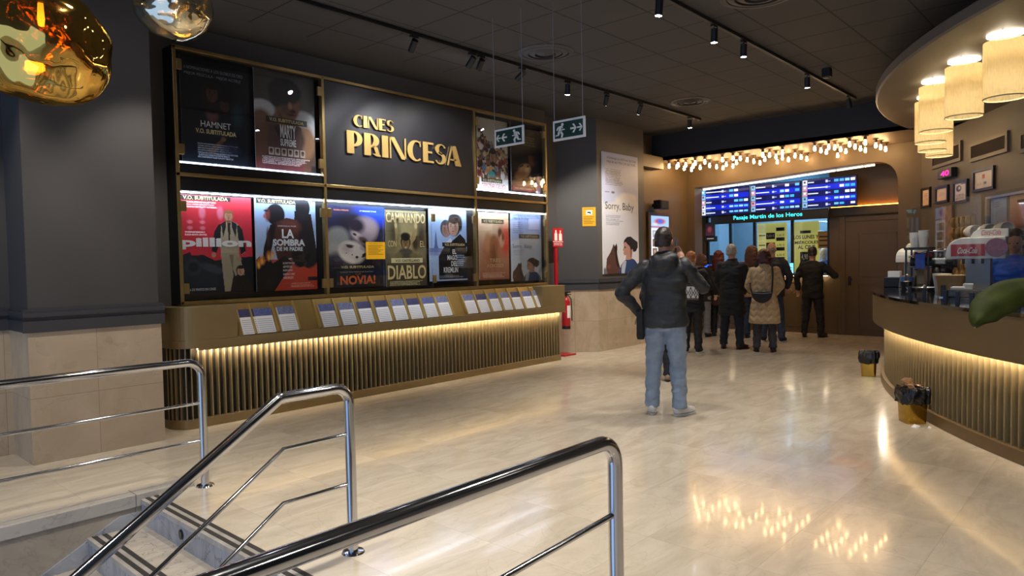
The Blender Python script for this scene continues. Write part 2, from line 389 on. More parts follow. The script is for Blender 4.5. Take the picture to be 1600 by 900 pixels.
# the wall behind the posters, its marble dado and mouldings
def dadowall(x0, x1, y, i, z1=ZC):
    struct(MB().box(x0, x1, y, y + .12, 1.03, z1), 'wall_left' if i == 0 else 'wall_left_%d' % i, M_dark)
    struct(MB().box(x0, x1, y - .004, y + .12, 0, 1.03), 'wall_left_dado' if i == 0 else 'wall_left_dado_%d' % i, M_wmx)
dadowall(-4, 8.46, YB, 0)
PX0, PX1, PY = 1.455, 2.44, 6.36
struct(MB().box(PX0 + .01, PX1 - .01, PY + .01, YB, 1.03, ZC), 'wall_pillar', M_dark, 'dark grey painted pillar left of the poster display')
struct(MB().box(PX0, PX1, PY, YB, 0, 1.03), 'wall_pillar_dado', M_wmx, 'beige marble foot of the pillar')
def mould(mb, pts, n=1):   # stepped dado moulding along a polyline on the room side
    for (z0, z1, t) in ((1.03, 1.12, .022), (1.12, 1.15, .012), (1.15, 1.185, .03), (1.185, 1.21, .014)):
        for (a, b, nx, ny) in pts:
            a = np.array(a); b = np.array(b); nn = np.array([nx, ny])
            P = [a, b, b + nn * t, a + nn * t]; mb.prism([(p[0], p[1], z0) for p in P], (0, 0, z1 - z0))
    return mb
struct(mould(MB(), [((PX0 - .03, PY + .01), (PX1 + .03, PY + .01), 0, -1), ((PX0 + .01, PY), (PX0 + .01, YB), -1, 0), ((PX1 - .01, PY), (PX1 - .01, YB), 1, 0)]), 'trim_1', M_darktrim)
struct(mould(MB(), [((-4, YB), (PX0, YB), 0, -1), ((PX1, YB), (2.62, YB), 0, -1)]), 'trim_2', M_darktrim)
# right end: short return, angled corner wall, wall with the tall banner
A0, A1, B1 = (9.03, 7.14), (9.49, 6.66), (10.95, 6.66)
def seg(mb, a, b, z0, z1, t=.12):
    a = np.array(a); b = np.array(b); d = (b - a) / np.linalg.norm(b - a); nn = np.array([-d[1], d[0]])
    return mb.prism([(*a, z0), (*b, z0), (*(b + nn * t), z0), (*(a + nn * t), z0)], (0, 0, z1 - z0))
struct(seg(MB(), (8.40, 7.14), A0, 1.03, ZC), 'wall_left_return', M_dark)
struct(seg(MB(), (8.40, 7.137), A0, 0, 1.03), 'wall_left_return_dado', M_wmx)
struct(seg(MB(), A0, A1, 1.03, ZC), 'wall_corner', M_dark, 'dark angled corner wall carrying a yellow notice')
struct(seg(MB(), (A0[0] - .004, A0[1] - .004), (A1[0] - .004, A1[1] - .004), 0, 1.03), 'wall_corner_dado', M_wmx)
struct(seg(MB(), A1, B1, 1.03, ZC), 'wall_banner', mat('banner_wall', '#55504c', .5, var=.04))
struct(seg(MB(), (A1[0], A1[1] - .005), (B1[0] + .005, B1[1] - .005), 0, 1.03), 'wall_banner_dado', M_wmx)
nA = np.array([-(A1[1] - A0[1]), A1[0] - A0[0]]); nA = -nA / np.linalg.norm(nA)
struct(mould(MB(), [(A0, A1, nA[0], nA[1]), (A1, (B1[0] + .01, B1[1]), 0, -1)]), 'trim_3', M_darktrim)
struct(MB().box(B1[0], 13.0, 6.9, 7.0, 0, ZC), 'wall_recess', M_brown, 'brown side wall beside the ticket desk')
struct(MB().box(B1[0] - .02, B1[0], 6.68, 6.9, 0, ZC), 'wall_recess_return', M_dark)
struct(MB().box(B1[0], 11.66, 6.66, 6.9, 3.20, 3.42), 'trim_4', M_brown)
# dropped bulkhead over the ticket area with the bulb soffit
struct(MB().box(11.65, 11.72, -3, 6.9, ZS, ZC + .1), 'wall_bulkhead', mat('bulkhead_paint', '#2c2b2e', .6, var=.04))
struct(MB().box(11.65, 16.5, -3, 6.9, ZS, ZS + .06), 'ceiling_soffit', mat('soffit_paint', '#8d7a66', .5, var=.04), 'brown soffit above the ticket desk with bare bulbs')
# arch wall in front of the ticket desk
XA = 13.0
arch = [(1085, 293.7), (1140, 286), (1200, 277.5), (1250, 269.5), (1296, 262.5), (1340, 256), (1358, 253.5), (1372, 252.6), (1384, 254.5), (1393, 259.5), (1399, 267), (1402.5, 277), (1403.5, 300)]
AP = [onp(u, v, 0, XA) for u, v in arch]
yl, yr = AP[0][1], AP[-1][1]
mb = MB(); T = .32
mb.box(XA, XA + T, yl, 6.95, 0, ZS); mb.box(XA, XA + T, 2.4, yr, 0, ZS)
for a, b in zip(AP[:-1], AP[1:]):
    if a[1] - b[1] < .002: continue
    mb.hexa([(XA, a[1], a[2]), (XA, b[1], b[2]), (XA, b[1], ZS), (XA, a[1], ZS)], [(XA + T, a[1], a[2]), (XA + T, b[1], b[2]), (XA + T, b[1], ZS), (XA + T, a[1], ZS)])
struct(mb, 'wall_end', M_brown, 'brown end wall with a wide opening to the ticket desk')
# light strip tucked behind the arch head
mb = MB()
for a, b in zip(AP[:-7], AP[1:-6]):
    mb.hexa([(XA + T + .005, a[1] - .02, a[2] - .03), (XA + T + .005, b[1], b[2] - .03), (XA + T + .005, b[1], b[2] + .0), (XA + T + .005, a[1] - .02, a[2] + .0)],
            [(XA + T + .03, a[1] - .02, a[2] - .03), (XA + T + .03, b[1], b[2] - .03), (XA + T + .03, b[1], b[2] + .0), (XA + T + .03, a[1] - .02, a[2] + .0)])
o = mb.build('cove_light_strip', M_led_o); tag(o, 'warm light strip hidden behind the head of the wide opening', 'light strip'); recentre(o)
# ticket desk wall
XT = 14.15
yw0, yw1 = onp(1103, 400, 0, XT)[1], onp(1296, 400, 0, XT)[1]
zw1 = 3.2; zsill = 1.14
struct(MB().box(XA + T, XT + .1, 7.2, 7.3, 0, ZS), 'wall_niche_left', M_brown); struct(MB().box(XA + T, XT + .1, 2.75, 2.85, 0, ZS), 'wall_niche_right', M_brown)
mb = MB().box(XT, XT + .1, yw1, yw0, 0, zsill).box(XT, XT + .1, yw0, 7.3, 0, ZS).box(XT, XT + .1, 2.75, yw1, 0, ZS).box(XT, XT + .1, yw1, yw0, zw1, ZS)
struct(mb, 'wall_ticket', M_brownw, 'brown panelled wall under and beside the ticket window')
struct(MB().box(XT - .09, XT, 2.85, yw1, z_at(XT, 3.9, 336), z_at(XT, 3.9, 322)), 'trim_5', M_brownw, bevel=.02)
o = MB().box(XT - .06, XT - .02, 2.95, yw1 - .05, z_at(XT, 3.9, 322) + .001, z_at(XT, 3.9, 322) + .012).build('cornice_light_strip', emat('led_amber', '#ff9a35', 16)); tag(o, 'amber light strip on top of the cornice above the niche door', 'light strip'); recentre(o)
mb = MB()
for k in range(6):    # shallow panel mouldings on the desk front
    y0 = yw1 + .1 + k * .44
    for (a, b, c, d) in ((y0, y0 + .36, .12, .14), (y0, y0 + .36, 1.0, 1.02), (y0, y0 + .02, .14, 1.0), (y0 + .34, y0 + .36, .14, 1.0)): mb.box(XT - .012, XT, a, b, c, d)
struct(mb, 'trim_6', M_brownw)
struct(MB().box(XT - .015, XT, 4.2, 7.2, 0, .09), 'baseboard_ticket', M_brownw)
struct(MB().box(16.4, 16.5, 2.7, 8.2, 0, ZS), 'wall_booth', mat('booth_wall', '#5d7c92', .6, var=.05))
struct(MB().box(XT + .1, 16.4, 7.45, 7.55, 0, ZS), 'wall_booth_left', MATS['booth_wall']); struct(MB().box(XT + .1, 16.4, 4.2, 4.3, 0, ZS), 'wall_booth_right', MATS['booth_wall'])
w1 = struct(MB().box(XT + .045, XT + .055, yw1, yw0, zsill, zw1), 'window_1', glassmat('booth_glass', (.9, .95, .97), .04), 'glass of the ticket window')
fm = MB()
for y in (yw0 - .03, yw0 - .55, onp(1237, 400, 0, XT)[1], onp(1178, 400, 0, XT)[1], yw1 + .02): fm.box(XT + .02, XT + .08, y - .025, y + .025, zsill + .04, 2.45)
fm.box(XT + .02, XT + .08, yw1, yw0, 2.4, 2.45); fm.build('window_frame', M_black, w1)
# niche door with casing and handle
yd0, yd1 = onp(1321.5, 430, 0, XT)[1], 3.15; zd = z_at(XT, yd0, 347)
d1 = struct(MB().box(XT - .02, XT, yd1, yd0, 0.005, zd), 'door_1', M_brownw, 'brown panelled door right of the ticket window')
pm = MB()
for (z0, z1) in ((.12, .98), (1.12, zd - .22)):
    for (a, b, c, d) in ((yd1 + .15, yd0 - .22, z0, z0 + .02), (yd1 + .15, yd0 - .22, z1 - .02, z1), (yd1 + .15, yd1 + .17, z0, z1), (yd0 - .24, yd0 - .22, z0, z1)): pm.box(XT - .03, XT - .02, a, b, c, d)
pm.build('panel_moulding', M_brownw, d1)
MB().box(XT - .03, XT - .02, yd0 - .1, yd0 - .05, .95, 1.12).cyl((XT - .06, yd0 - .075, 1.07), (XT - .02, yd0 - .075, 1.07), .012).box(XT - .07, XT - .055, yd0 - .13, yd0 - .06, 1.055, 1.085).build('door_handle', M_black, d1)
struct(MB().box(XT - .035, XT, yd0, yd0 + .11, 0, zd + .1).box(XT - .035, XT, yd1, yd0, zd, zd + .1), 'trim_7', M_brownw, bevel=.008)
# wall behind the bar, running back towards the viewer's right
RP = np.array([13.0, 2.68, 0.]); RD = np.array([-.851, -.525, 0.]); RN = np.array([-.525, .851, 0.])
e = RP + RD * 11
struct(MB().prism([(*RP[:2], 0), (*e[:2], 0), (*(e - RN * .12)[:2], 0), (*(RP - RN * .12)[:2], 0)], (0, 0, ZS + .3)), 'wall_right', M_taupe, 'taupe wall behind the snack bar')
struct(MB().box(-4, 14, -7.1, -7, 0, ZC), 'wall_far_right', M_taupe)
# disc ceiling over the bar
DC = (10.98, -4.17); DR = 6.79
struct(MB().lathe([(0.01, ZS), (DR - .02, ZS), (DR, ZS + .015), (DR, ZS + .10), (DR - .015, ZS + .115), (DR - 1.6, ZS + .115), (DR - 1.6, ZC + .05)], DC, 160), 'ceiling_disc', mat('disc_paint', '#655d54', .5, var=.03), 'round taupe ceiling disc over the snack bar', smooth=False)

# ---- stairs going down towards the left foreground
mb = MB(); RISE, RUN = .165, .315
for k in range(1, 8):
    mb.box(ST_X - RUN * k, ST_X - RUN * (k - 1) + (.02 if k > 1 else .0), ST_Y0, ST_Y1, -RISE * k - .2, -RISE * k)
struct(mb, 'floor_stairs', M_tread, 'marble stair treads going down in the left foreground')
mb = MB()
for k in range(0, 7): mb.box(ST_X - .075 - RUN * k, ST_X - .06 - RUN * k, ST_Y0, ST_Y1, -RISE * (k + 1), -RISE * k - .03)
struct(mb, 'trim_8', M_stair, 'pale blue-grey marble stair risers')
mb = MB()
for k in range(0, 7): mb.box(ST_X - .08 - RUN * k, ST_X + .01 - RUN * k, ST_Y0, ST_Y1, -RISE * k - .03, -RISE * k + .001)
struct(mb, 'trim_9', M_curb)
mb = MB()
for k in range(0, 7):
    for d in (.0, .055): mb.box(ST_X - .055 - RUN * k + d, ST_X - .028 - RUN * k + d, ST_Y0, ST_Y1, -RISE * k, -RISE * k + .0035)
struct(mb, 'trim_10', mat('stair_grip', '#35302b', .8, var=.2, vscale=60), 'dark anti-slip strips on the stair nosings')
struct(MB().box(-4, ST_X + .002, ST_Y1 - .003, ST_Y1 + .1, -2, -.002), 'wall_stairs', marble('stair_wall_marble', '#a89c8b', '#96897a', '#5f564b', .75, .16, .9, -.86, 'XZ', .35, .005, .15, .8, .03))
struct(MB().box(-4, ST_X, ST_Y0 - .1, ST_Y0, -2, 0), 'wall_stairs_right', MATS['stair_wall_marble'])
s0 = ST_X - .07
mb = MB().prism([(s0 - .005, ST_Y1, -.08), (1.56, ST_Y1, -.08), (-.6, ST_Y1, -.08 - .53 * 2.16), (-.6, ST_Y1, -.40 - .53 * 2.16), (1.56, ST_Y1, -.40), (s0 - .005, ST_Y1, -.3)], (0, -.018, 0))
struct(mb, 'baseboard_stairs', M_stair)
struct(MB().box(-4, 2.04, ST_Y1 - .02, ST_Y1 + .12, -.045, .04), 'trim_11', M_curb, 'raised marble kerb along the stairwell', bevel=.006)
# round step light in the first riser
p = onp(283.5, 835, 0, ST_X - .075)
t = thing('step_light', 'round black step light in the top stair riser', 'step light', (p[0] - .004, p[1], p[2] - .03))
MB().cyl((p[0] + .01, p[1], p[2]), (p[0] - .006, p[1], p[2]), .03, n=24).build('bezel', M_black, t)
MB().cyl((p[0] - .006, p[1], p[2]), (p[0] - .009, p[1], p[2]), .021, n=24).build('lens', mat('smoked_lens', '#2a2c30', .1, var=.05), t)

# ---- handrails
def arc3(a, b, c, r, n=8):   # round the corner b between a and c
    a, b, c = Vector(a), Vector(b), Vector(c); u = (a - b).normalized(); v = (c - b).normalized(); ang = u.angle(v); d = r / math.tan(ang / 2)
    P0 = b + u * d; P1 = b + v * d; ctr = b + (u + v).normalized() * (r / math.sin(ang / 2)); out = []
    for i in range(n + 1):
        t = i / n; q = (P0 - ctr).slerp(P1 - ctr, t); out.append(ctr + q.normalized() * r)
    return out
def handrail(name, label, path, bars, base, r=.027, rad=.09):
    t = thing(name, label, 'handrail', base)
    pts = [Vector(path[0])]
    for a, b, c, rr in zip(path[:-2], path[1:-1], path[2:], [.06] * (len(path) - 3) + [rad]): pts += arc3(a, b, c, rr)
    pts.append(Vector(path[-1]))
    MB().tube(pts, r, 20).build('rail_tube', M_steel, t, True, ang=60)
    for bpts in bars:
        MB().tube(bpts, .0105, 12).build('infill_bar', M_steel, t, True, ang=60)
    MB().lathe([(.001, .012), (.03, .012), (.055, .009), (.06, 0.001), (.001, 0.001)], base[:2], 28).build('floor_flange', M_steel, t, True, ang=40)
    return t
def P(u, v, y): return tuple(onp(u, v, 1, y))
y1 = 4.79
zt = P(302, 566, y1)[2]
handrail('handrail', 'polished steel handrail on the left along the raised walkway, level', [(-1.6, y1, zt), (2.09, y1, zt), (2.09, y1, 0.01)],
         [[(-1.6, y1, z), (2.085, y1, z)] for z in (P(0, 680, y1)[2], P(0, 752, y1)[2])], (2.09, y1, 0), rad=.10)
y2 = 3.05; a = P(437, 617, y2); b = P(130, 892, y2); sl = (a[2] - b[2]) / (a[0] - b[0]); zt = .875
m1 = [P(541, 679, y2), P(443.4, 706.5, y2)]; m2 = [P(543, 757, y2), P(443.4, 797, y2)]
def down(q): return (q[0] - 1.3, y2, q[2] - 1.3 * sl)
handrail('handrail', 'polished steel stair handrail in the middle, bending down to the left', [down(a), (a[0], y2, zt), (2.09, y2, zt), (2.09, y2, .01)],
         [[(2.085, y2, m[0][2]), (m[1][0], y2, m[0][2]), (m[1][0] - 1.3, y2, m[0][2] - 1.3 * sl)] for m in (m1, m2)], (2.09, y2, 0))
y3 = 1.385; a = P(955, 688, y3); b = P(700, 780, y3); s3 = (a[2] - b[2]) / (a[0] - b[0])
c1 = P(971, 797, y3); c2 = P(795, 898, y3); s4 = (c1[2] - c2[2]) / (c1[0] - c2[0])
handrail('handrail', 'nearest polished steel handrail, thick tube across the bottom of the view', [(a[0] - 1.75, y3, a[2] - 1.75 * s3), (2.06, y3, a[2] + (2.06 - a[0]) * s3), (2.06, y3, .01)],
         [[(2.055, y3, c1[2] + (2.055 - c1[0]) * s4), (.5, y3, c1[2] + (.5 - c1[0]) * s4)]], (2.06, y3, 0))
# ================================================================== poster display cabinet
YF = 6.70; YP = 6.80
fx = [onp(271, 90, 1, YF)[0], onp(505, 200, 1, YF)[0], onp(741.5, 240, 1, YF)[0], onp(853.5, 300, 1, YF)[0]]
zb, zm, zt_ = 1.165, 2.395, 3.59
disp = thing('poster_display', 'brass framed glazed display with two tiers of film posters and a gold lettered sign', 'poster display', ((fx[0] + fx[3]) / 2, 6.8, zb))
fr = MB(); rw = .017
for x in fx: fr.box(x - rw, x + rw, YF - .012, YF + .05, zb, zt_)
for z in (zb + .012, zm, zt_ - .012): fr.box(fx[0] - rw, fx[3] + rw, YF - .012, YF + .05, z - rw, z + rw)
fr.build('frame', M_brass, disp, bevel=.004)
MB().box(fx[0], fx[3], 6.84, 6.90, zb, zt_).build('back_panel', M_casebk, disp)
MB().box(fx[0] - .02, fx[0] - .005, YF, 6.90, zb, zt_).build('side_panel', M_black, disp); MB().box(fx[3] + .005, fx[3] + .02, YF, 6.90, zb, zt_).build('side_panel', M_black, disp)
MB().box(fx[0], fx[3], YF + .05, 6.90, zt_ - .02, zt_).build('top_panel', M_black, disp)
MB().box(fx[0], fx[3], YF, 6.90, zm - .02, zm + .02).build('mid_shelf', M_black, disp)
ZLG = 2.225      # top of the lower glazing
ZUG = 2.52       # bottom of the upper glazing
MB().box(fx[0] + rw, fx[3] - rw, YF + .015, YF + .03, ZLG + .02, zm - rw).build('valance_panel', M_casebk, disp)
for i in (0, 2): MB().box(fx[i] + rw, fx[i + 1] - rw, YF + .015, YF + .03, zm + rw, ZUG - .02).build('valance_panel', M_casebk, disp)
sg = MB().box(fx[1] + rw, fx[2] - rw, YF + .01, YF + .03, zm + rw, zt_ - .034).build('sign_panel', M_panel, disp)
# lit channels: under the top of the lower cases, above the bottom of the upper ones
for i in range(3):
    MB().box(fx[i] + rw + .01, fx[i + 1] - rw - .01, YF + .02, YF + .05, ZLG + .002, ZLG + .011).build('light_strip', emat('led_case', '#d5e6ff', 24), disp)
for i in (0, 2):
    MB().box(fx[i] + rw + .01, fx[i + 1] - rw - .01, YF + .03, YF + .06, ZUG - .010, ZUG).build('light_strip', emat('led_case_up' + str(i), '#c8dcff', 5 if i == 0 else 22), disp)
def door(x0, x1, z0, z1, sides):
    g = MB().box(x0, x1, YF - .004, YF + .004, z0, z1).build('glass_door', M_glass, disp)
    for sd in sides:
        for z in (z0 + .11, z1 - .13):
            hx = x0 if sd < 0 else x1
            MB().box(hx - (.0 if sd < 0 else .05), hx + (.05 if sd < 0 else 0), YF - .016, YF + .014, z - .05, z + .05).build('hinge', M_brass, g, bevel=.004)
gap = .004
def xj(u, v): return onp(u, v, 1, YF)[0]
j1, j2, j3, j4, j5 = xj(395, 180), xj(400, 380), xj(675, 380), xj(800, 380), xj(799, 240)
jn = xj(600, 390)
ZLB = zb + .04
for (x0, x1, z0, z1, sd) in ((fx[0] + rw, j1 - gap, ZUG, zt_ - .04, (-1,)), (j1 + gap, fx[1] - rw, ZUG, zt_ - .04, (1,)), (fx[2] + rw, j5 - gap, ZUG, zt_ - .04, (-1,)), (j5 + gap, fx[3] - rw, ZUG, zt_ - .04, (1,)),
                             (fx[0] + rw, j2 - gap, ZLB, ZLG, (-1,)), (j2 + gap, fx[1] - rw, ZLB, ZLG, (1,)), (fx[1] + rw, jn - gap, ZLB, ZLG, (-1,)), (jn + gap, j3 - gap, ZLB, ZLG, ()), (j3 + gap, fx[2] - rw, ZLB, ZLG, (-1, 1)),
                             (fx[2] + rw, j4 - gap, ZLB, ZLG, ()), (j4 + gap, fx[3] - rw, ZLB, ZLG, (1,))):
    door(x0, x1, z0, z1, sd)

# gold raised letters of the sign, drawn as heavy-and-hairline capitals
def ellarc(cx, cy, a, b, t0, t1, n=18): return [(cx + a * math.cos(R(t0 + (t1 - t0) * i / n)), cy + b * math.sin(R(t0 + (t1 - t0) * i / n))) for i in range(n + 1)]
def cres(o, i): return o + i[::-1]
def glyph(ch):
    T = .30; h = .06
    if ch == 'I': return .34, [[(0, 0), (.34, 0), (.34, 1), (0, 1)]]
    if ch == 'P': return .80, [[(0, 0), (.36, 0), (.36, 1), (0, 1)], cres(ellarc(.36, .66, .44, .34, 90, -90), ellarc(.36, .68, .17, .26, 90, -90))]
    if ch == 'R': return .86, [[(0, 0), (.34, 0), (.34, 1), (0, 1)], cres(ellarc(.34, .69, .46, .31, 90, -90), ellarc(.34, .71, .16, .235, 90, -90)), [(.36, .45), (.5, .40), (.62, .1), (.86, .0), (.86, .06), (.80, .10), (.70, .40), (.55, .46)], [(.44, .1), (.62, .0), (.86, 0), (.62, .12)]]
    if ch == 'N': return .92, [[(0, 0), (.07, 0), (.07, 1), (0, 1)], [(0, 1), (.26, 1), (.92, 0), (.66, 0)], [(.85, 0), (.92, 0), (.92, 1), (.85, 1)]]
    if ch == 'C': return .84, [cres(ellarc(.50, .5, .50, .5, 52, 308, 30), ellarc(.56, .5, .26, .43, 52, 308, 30)), [(.72, .96), (.80, .98), (.80, .70), (.74, .72)]]
    if ch == 'E': return .66, [[(0, 0), (.30, 0), (.30, 1), (0, 1)], [(.3, .90), (.66, .90), (.66, 1), (.3, 1)], [(.3, .47), (.56, .47), (.56, .57), (.3, .57)], [(.3, 0), (.66, 0), (.66, .10), (.3, .10)]]
    if ch == 'S': return .70, [cres(ellarc(.36, .73, .34, .27, 20, 250, 22), ellarc(.42, .74, .17, .20, 20, 250, 22)), cres(ellarc(.34, .27, .36, .28, 100, -160, 26), ellarc(.28, .26, .18, .20, 100, -160, 26)), [(.16, .56), (.36, .46), (.52, .50), (.34, .62)]]
    if ch == 'A': return .86, [[(.28, 1), (.56, 1), (.92, 0), (.54, 0)], [(.28, 1), (.36, 1), (.08, 0), (0, 0)], [(.12, .26), (.6, .26), (.58, .34), (.15, .34)]]
    return .3, []
def word(s, ua, va_t, va_b, ub, vb_t, vb_b, name):
    a = onp(ua, va_b, 1, YF - .004); at = onp(ua, va_t, 1, YF - .004); b = onp(ub, vb_b, 1, YF - .004)
    H = at[2] - a[2]; z0 = (a[2] + b[2]) / 2; ws = [glyph(c)[0] for c in s]; sp = .09
    tot = sum(ws) + sp * (len(s) - 1); k = (b[0] - a[0]) / tot; x = a[0]
    grp = sg
    for c, w in zip(s, ws):
        mb = MB()
        for poly in glyph(c)[1]: mb.prism([(x + px * k, YF - .004, z0 + py * H) for px, py in poly], (0, -.014, 0))
        mb.build('letter', M_gold, grp); x += (w + sp) * k
word('CINES', 551.5, 180.5, 199, 614.5, 188, 205, 'cines')
word('PRINCESA', 541.5, 204.5, 240, 718.5, 229, 259.5, 'princesa')

# ================================================================== film posters
PW_, PH_ = 130, 190
def poster(label, tl, br, paint, texts, cat='poster', y=YP, F=None, group=None, n=(0, -1, 0), m=None, thick=.004):
    if F is None: F = fr_plane((0, y, 0), n, (1, 0, 0), tl[0], tl[1], br[0], br[1])
    o = MB().fbox(F, 0, F.W, 0, F.H, -thick, 0).build('film_poster', M_paper); c = F.rel(.5, 1)
    recentre(o); tag(o, label, cat, group)
    paint.mesh(F, 'artwork', m or M_print, o, .0015)
    by = {}
    for s, u0, v0, u1, v1, mt, kw in texts: by.setdefault((mt.name, kw.get('part', 'title_lettering')), []).append((s, u0, v0, u1, v1, mt, kw))
    for (mn, part), L in by.items():
        mb = MB()
        for s, u0, v0, u1, v1, mt, kw in L:
            kw = {k: v for k, v in kw.items() if k != 'part'}
            rtext(mb, F, s, u0, v0, u1, v1, d=.0045, **kw)
        mb.build(part, MATS[mn], o)
    return o, F
def face(p, x, y, s, skin, hair, d=0., dark='#2a1a14', hairtop=1., mouth='#7a3c34'):
    """front or three-quarter head: x, y centre, s half width, d = -1..1 where it looks"""
    p.ell(x, y - .02 * s, s * 1.12, s * .95, hair, .12); p.ell(x + d * s * .18, y + s * .10, s * .86, s * .80, skin, .10)
    p.ell(x - d * s * .55, y + s * .18, s * .42, s * .62, dark, .9, al=.45)
    p.ell(x + d * s * .1, y - s * .52, s * .95, s * .30 * hairtop, hair, .25)
    for e in (-.36, .36):
        p.ell(x + d * s * .3 + e * s, y - s * .0, s * .17, s * .055, dark, .5, al=.9); p.ell(x + d * s * .3 + e * s, y - s * .12, s * .22, s * .035, hair, .5)
    p.ell(x + d * s * .42, y + s * .22, s * .12, s * .14, dark, .8, al=.4); p.ell(x + d * s * .34, y + s * .45, s * .26, s * .05, mouth, .5, al=.9); p.ell(x + d * s * .3, y + s * .62, s * .4, s * .06, dark, .9, al=.3)
    return p
W_, C_, K_, O_, NV, RD_ = M_tx_white, M_tx_cream, M_tx_black, M_tx_orange, M_tx_navy, M_tx_red
def bn(u0, v0, u1, v1, s='V.O. SUBTITULADA', mt=None): return (s, u0, v0, u1, v1, mt or C_, dict(bold=.03, part='banner_lettering'))
# 1
pa = Paint('#0d131c', '#11151f', PW_, PH_).ell(.46, .34, .22, .16, '#241b19', .8)
face(pa, .46, .30, .11, '#4c352b', '#17100f', .3); face(pa, .66, .40, .09, '#46302a', '#15100f', -.6); pa.ell(.46, .52, .12, .09, '#6b4846', .5).ell(.46, .47, .22, .05, '#1a1413', .6).ell(.85, .5, .12, .16, '#1d3d44', .8)
pa.poly([(.36, .88), (.60, .74), (.64, .76), (.46, .90)], '#6d4a2c', .8).ell(.62, .745, .05, .03, '#7a563c', .5).lines(.22, .80, .85, .95, 7, '#b8bcc6', .6).rect(.05, .735, .95, .738, '#3a4048').ell(.75, .84, .2, .08, '#2b2a45', .8).speck(.5)
poster('very dark film poster with dim figures and small white serif title, upper left', (279.5, 87), (382, 251), pa,
       [('HAMNET', .28, .585, .74, .645, W_, {}), bn(.2, .665, .82, .71), ('6 NOMINACIONES A LOS GLOBOS DE ORO', .06, .075, .95, .105, M_tx_grey, {}), ('MEJOR PELÍCULA · MEJOR ACTRIZ', .06, .125, .92, .165, M_tx_grey, {})])
# 2
pa = Paint('#45413d', '#5d5752', PW_, PH_).ell(.85, .3, .4, .3, '#6e6963', .9).ell(.12, .40, .24, .10, '#c6c6c8', .25).ell(.80, .52, .26, .17, '#d4d4d8', .2).ell(.1, .5, .2, .12, '#7c5846', .4)
pa.ell(.46, .84, .56, .42, '#6d4a3a', .2).ell(.85, .68, .17, .2, '#a37654', .35).ell(.74, .66, .1, .12, '#3b2820', .7).ell(.48, .44, .17, .14, '#8a5f49', .2).ell(.45, .44, .12, .12, '#5f3f31', .8).ell(.56, .33, .19, .17, '#8d6149', .15).ell(.5, .34, .16, .14, '#5c3e31', .8).ell(.50, .20, .30, .14, '#201b19', .2).ell(.36, .26, .14, .12, '#27211e', .3)
pa.ell(.62, .385, .07, .022, '#4d1f1c', .4).ell(.60, .42, .1, .02, '#3a2620', .8).ell(.58, .335, .05, .05, '#b58467', .7)
pa.poly([(.22, .56), (.34, .50), (.44, .66), (.60, .66), (.68, .52), (.76, .54), (.78, 1), (.14, 1)], '#5a3f3c').poly([(.30, .56), (.38, .53), (.50, .64), (.62, .54), (.66, .56), (.58, .70), (.42, .70)], '#3a2824').rect(0, .88, .8, 1, '#8d2f36', .5)
for i in range(6):
    x = .205 + .105 * i; pa.rect(x, .765, x + .085, .835, '#c9b6a6'); pa.ell(x + .042, .80, .030, .024, '#6e4c3c', .3).ell(x + .042, .785, .032, .014, '#2a1d19', .4)
pa.rect(.18, .465, .86, .52, '#23211f', .88).lines(.10, .85, .92, .93, 5, '#f0dfd8', .8).speck(.2)
poster('film poster of a dark-haired man in a vest, beside the gold lettered sign', (395, 101), (489, 265), pa, [bn(.23, .474, .80, .508), ('MARTY', .40, .53, .66, .66, W_, dict(bold=.03)), ('SUPREME', .40, .668, .66, .74, W_, dict(bold=.03))])
# 3
pa = Paint('#c3baa6', '#e9e3cf', PW_, PH_); rr = random.Random(3)
for i in range(260):
    x, y = rr.random(), .16 + .62 * rr.random() ** .8
    if y < .16 + .34 * max(0, x - .1) : continue
    s_ = .035 + .03 * rr.random(); c_ = rr.choice(['#a33a30', '#c8793f', '#4b6d86', '#2f3d33', '#d8b18c', '#8b5a3f', '#d9d2c4', '#7a2b27', '#3a2a26', '#b39a55', '#5e7d8c'])
    pa.ell(x, y + s_, s_ * 1.3, s_, c_, .2); pa.ell(x, y, s_ * .7, s_ * .6, rr.choice(['#b98762', '#d2a580', '#8a5b40']), .2).ell(x, y - s_ * .3, s_ * .7, s_ * .35, rr.choice(['#1f1714', '#2d201a', '#5b3c28', '#8f877c']), .3)
face(pa, .50, .50, .13, '#a9795a', '#2c211c', .2); pa.ell(.5, .60, .10, .04, '#2c211c', .4).ell(.45, .74, .14, .05, '#4a9087', .3).rect(0, .80, 1, 1, '#ece6d4').rect(.12, .80, .80, .855, '#23201f').lines(.1, .94, .9, .98, 2, '#8d8578').speck(.2)
poster('pale film poster covered with a painted crowd, upper right behind an exit sign', (744, 182), (792, 300), pa, [bn(.16, .81, .76, .845), ('GERZEALGELICI', .12, .87, .9, .93, RD_, {})])
# 4
pa = Paint('#0f100f', '#1b1411', PW_, PH_).ell(.60, .40, .24, .15, '#100d0b', .3).ell(.62, .47, .15, .12, '#8a5028', .3).ell(.70, .46, .12, .13, '#2a1a12', .8).ell(.62, .36, .26, .08, '#0f0c0a', .4)
pa.ell(.34, .66, .27, .11, '#d39a60', .25, -28).ell(.28, .72, .22, .09, '#a86c3c', .6, -20).ell(.46, .62, .1, .045, '#eec084', .6, -30).ell(.48, .58, .05, .02, '#5a2c18', .5, -20).ell(.3, .585, .09, .02, '#4a2a18', .5, -28).ell(.12, .62, .16, .14, '#3a2216', .6).ell(.78, .85, .08, .2, '#a98694', .4).ell(.35, .84, .4, .06, '#c48a58', .5)
for i in range(30): pa.ell(.45 + .55 * rr.random(), .72 + .22 * rr.random(), .035, .018, rr.choice(['#ffd98a', '#ffb45a', '#fff0cc', '#d24a32']), .6)
pa.lines(.35, .16, .75, .30, 4, '#8f8a4a', .6).rect(.05, .87, .62, .93, '#a33427', .75).speck(.25)
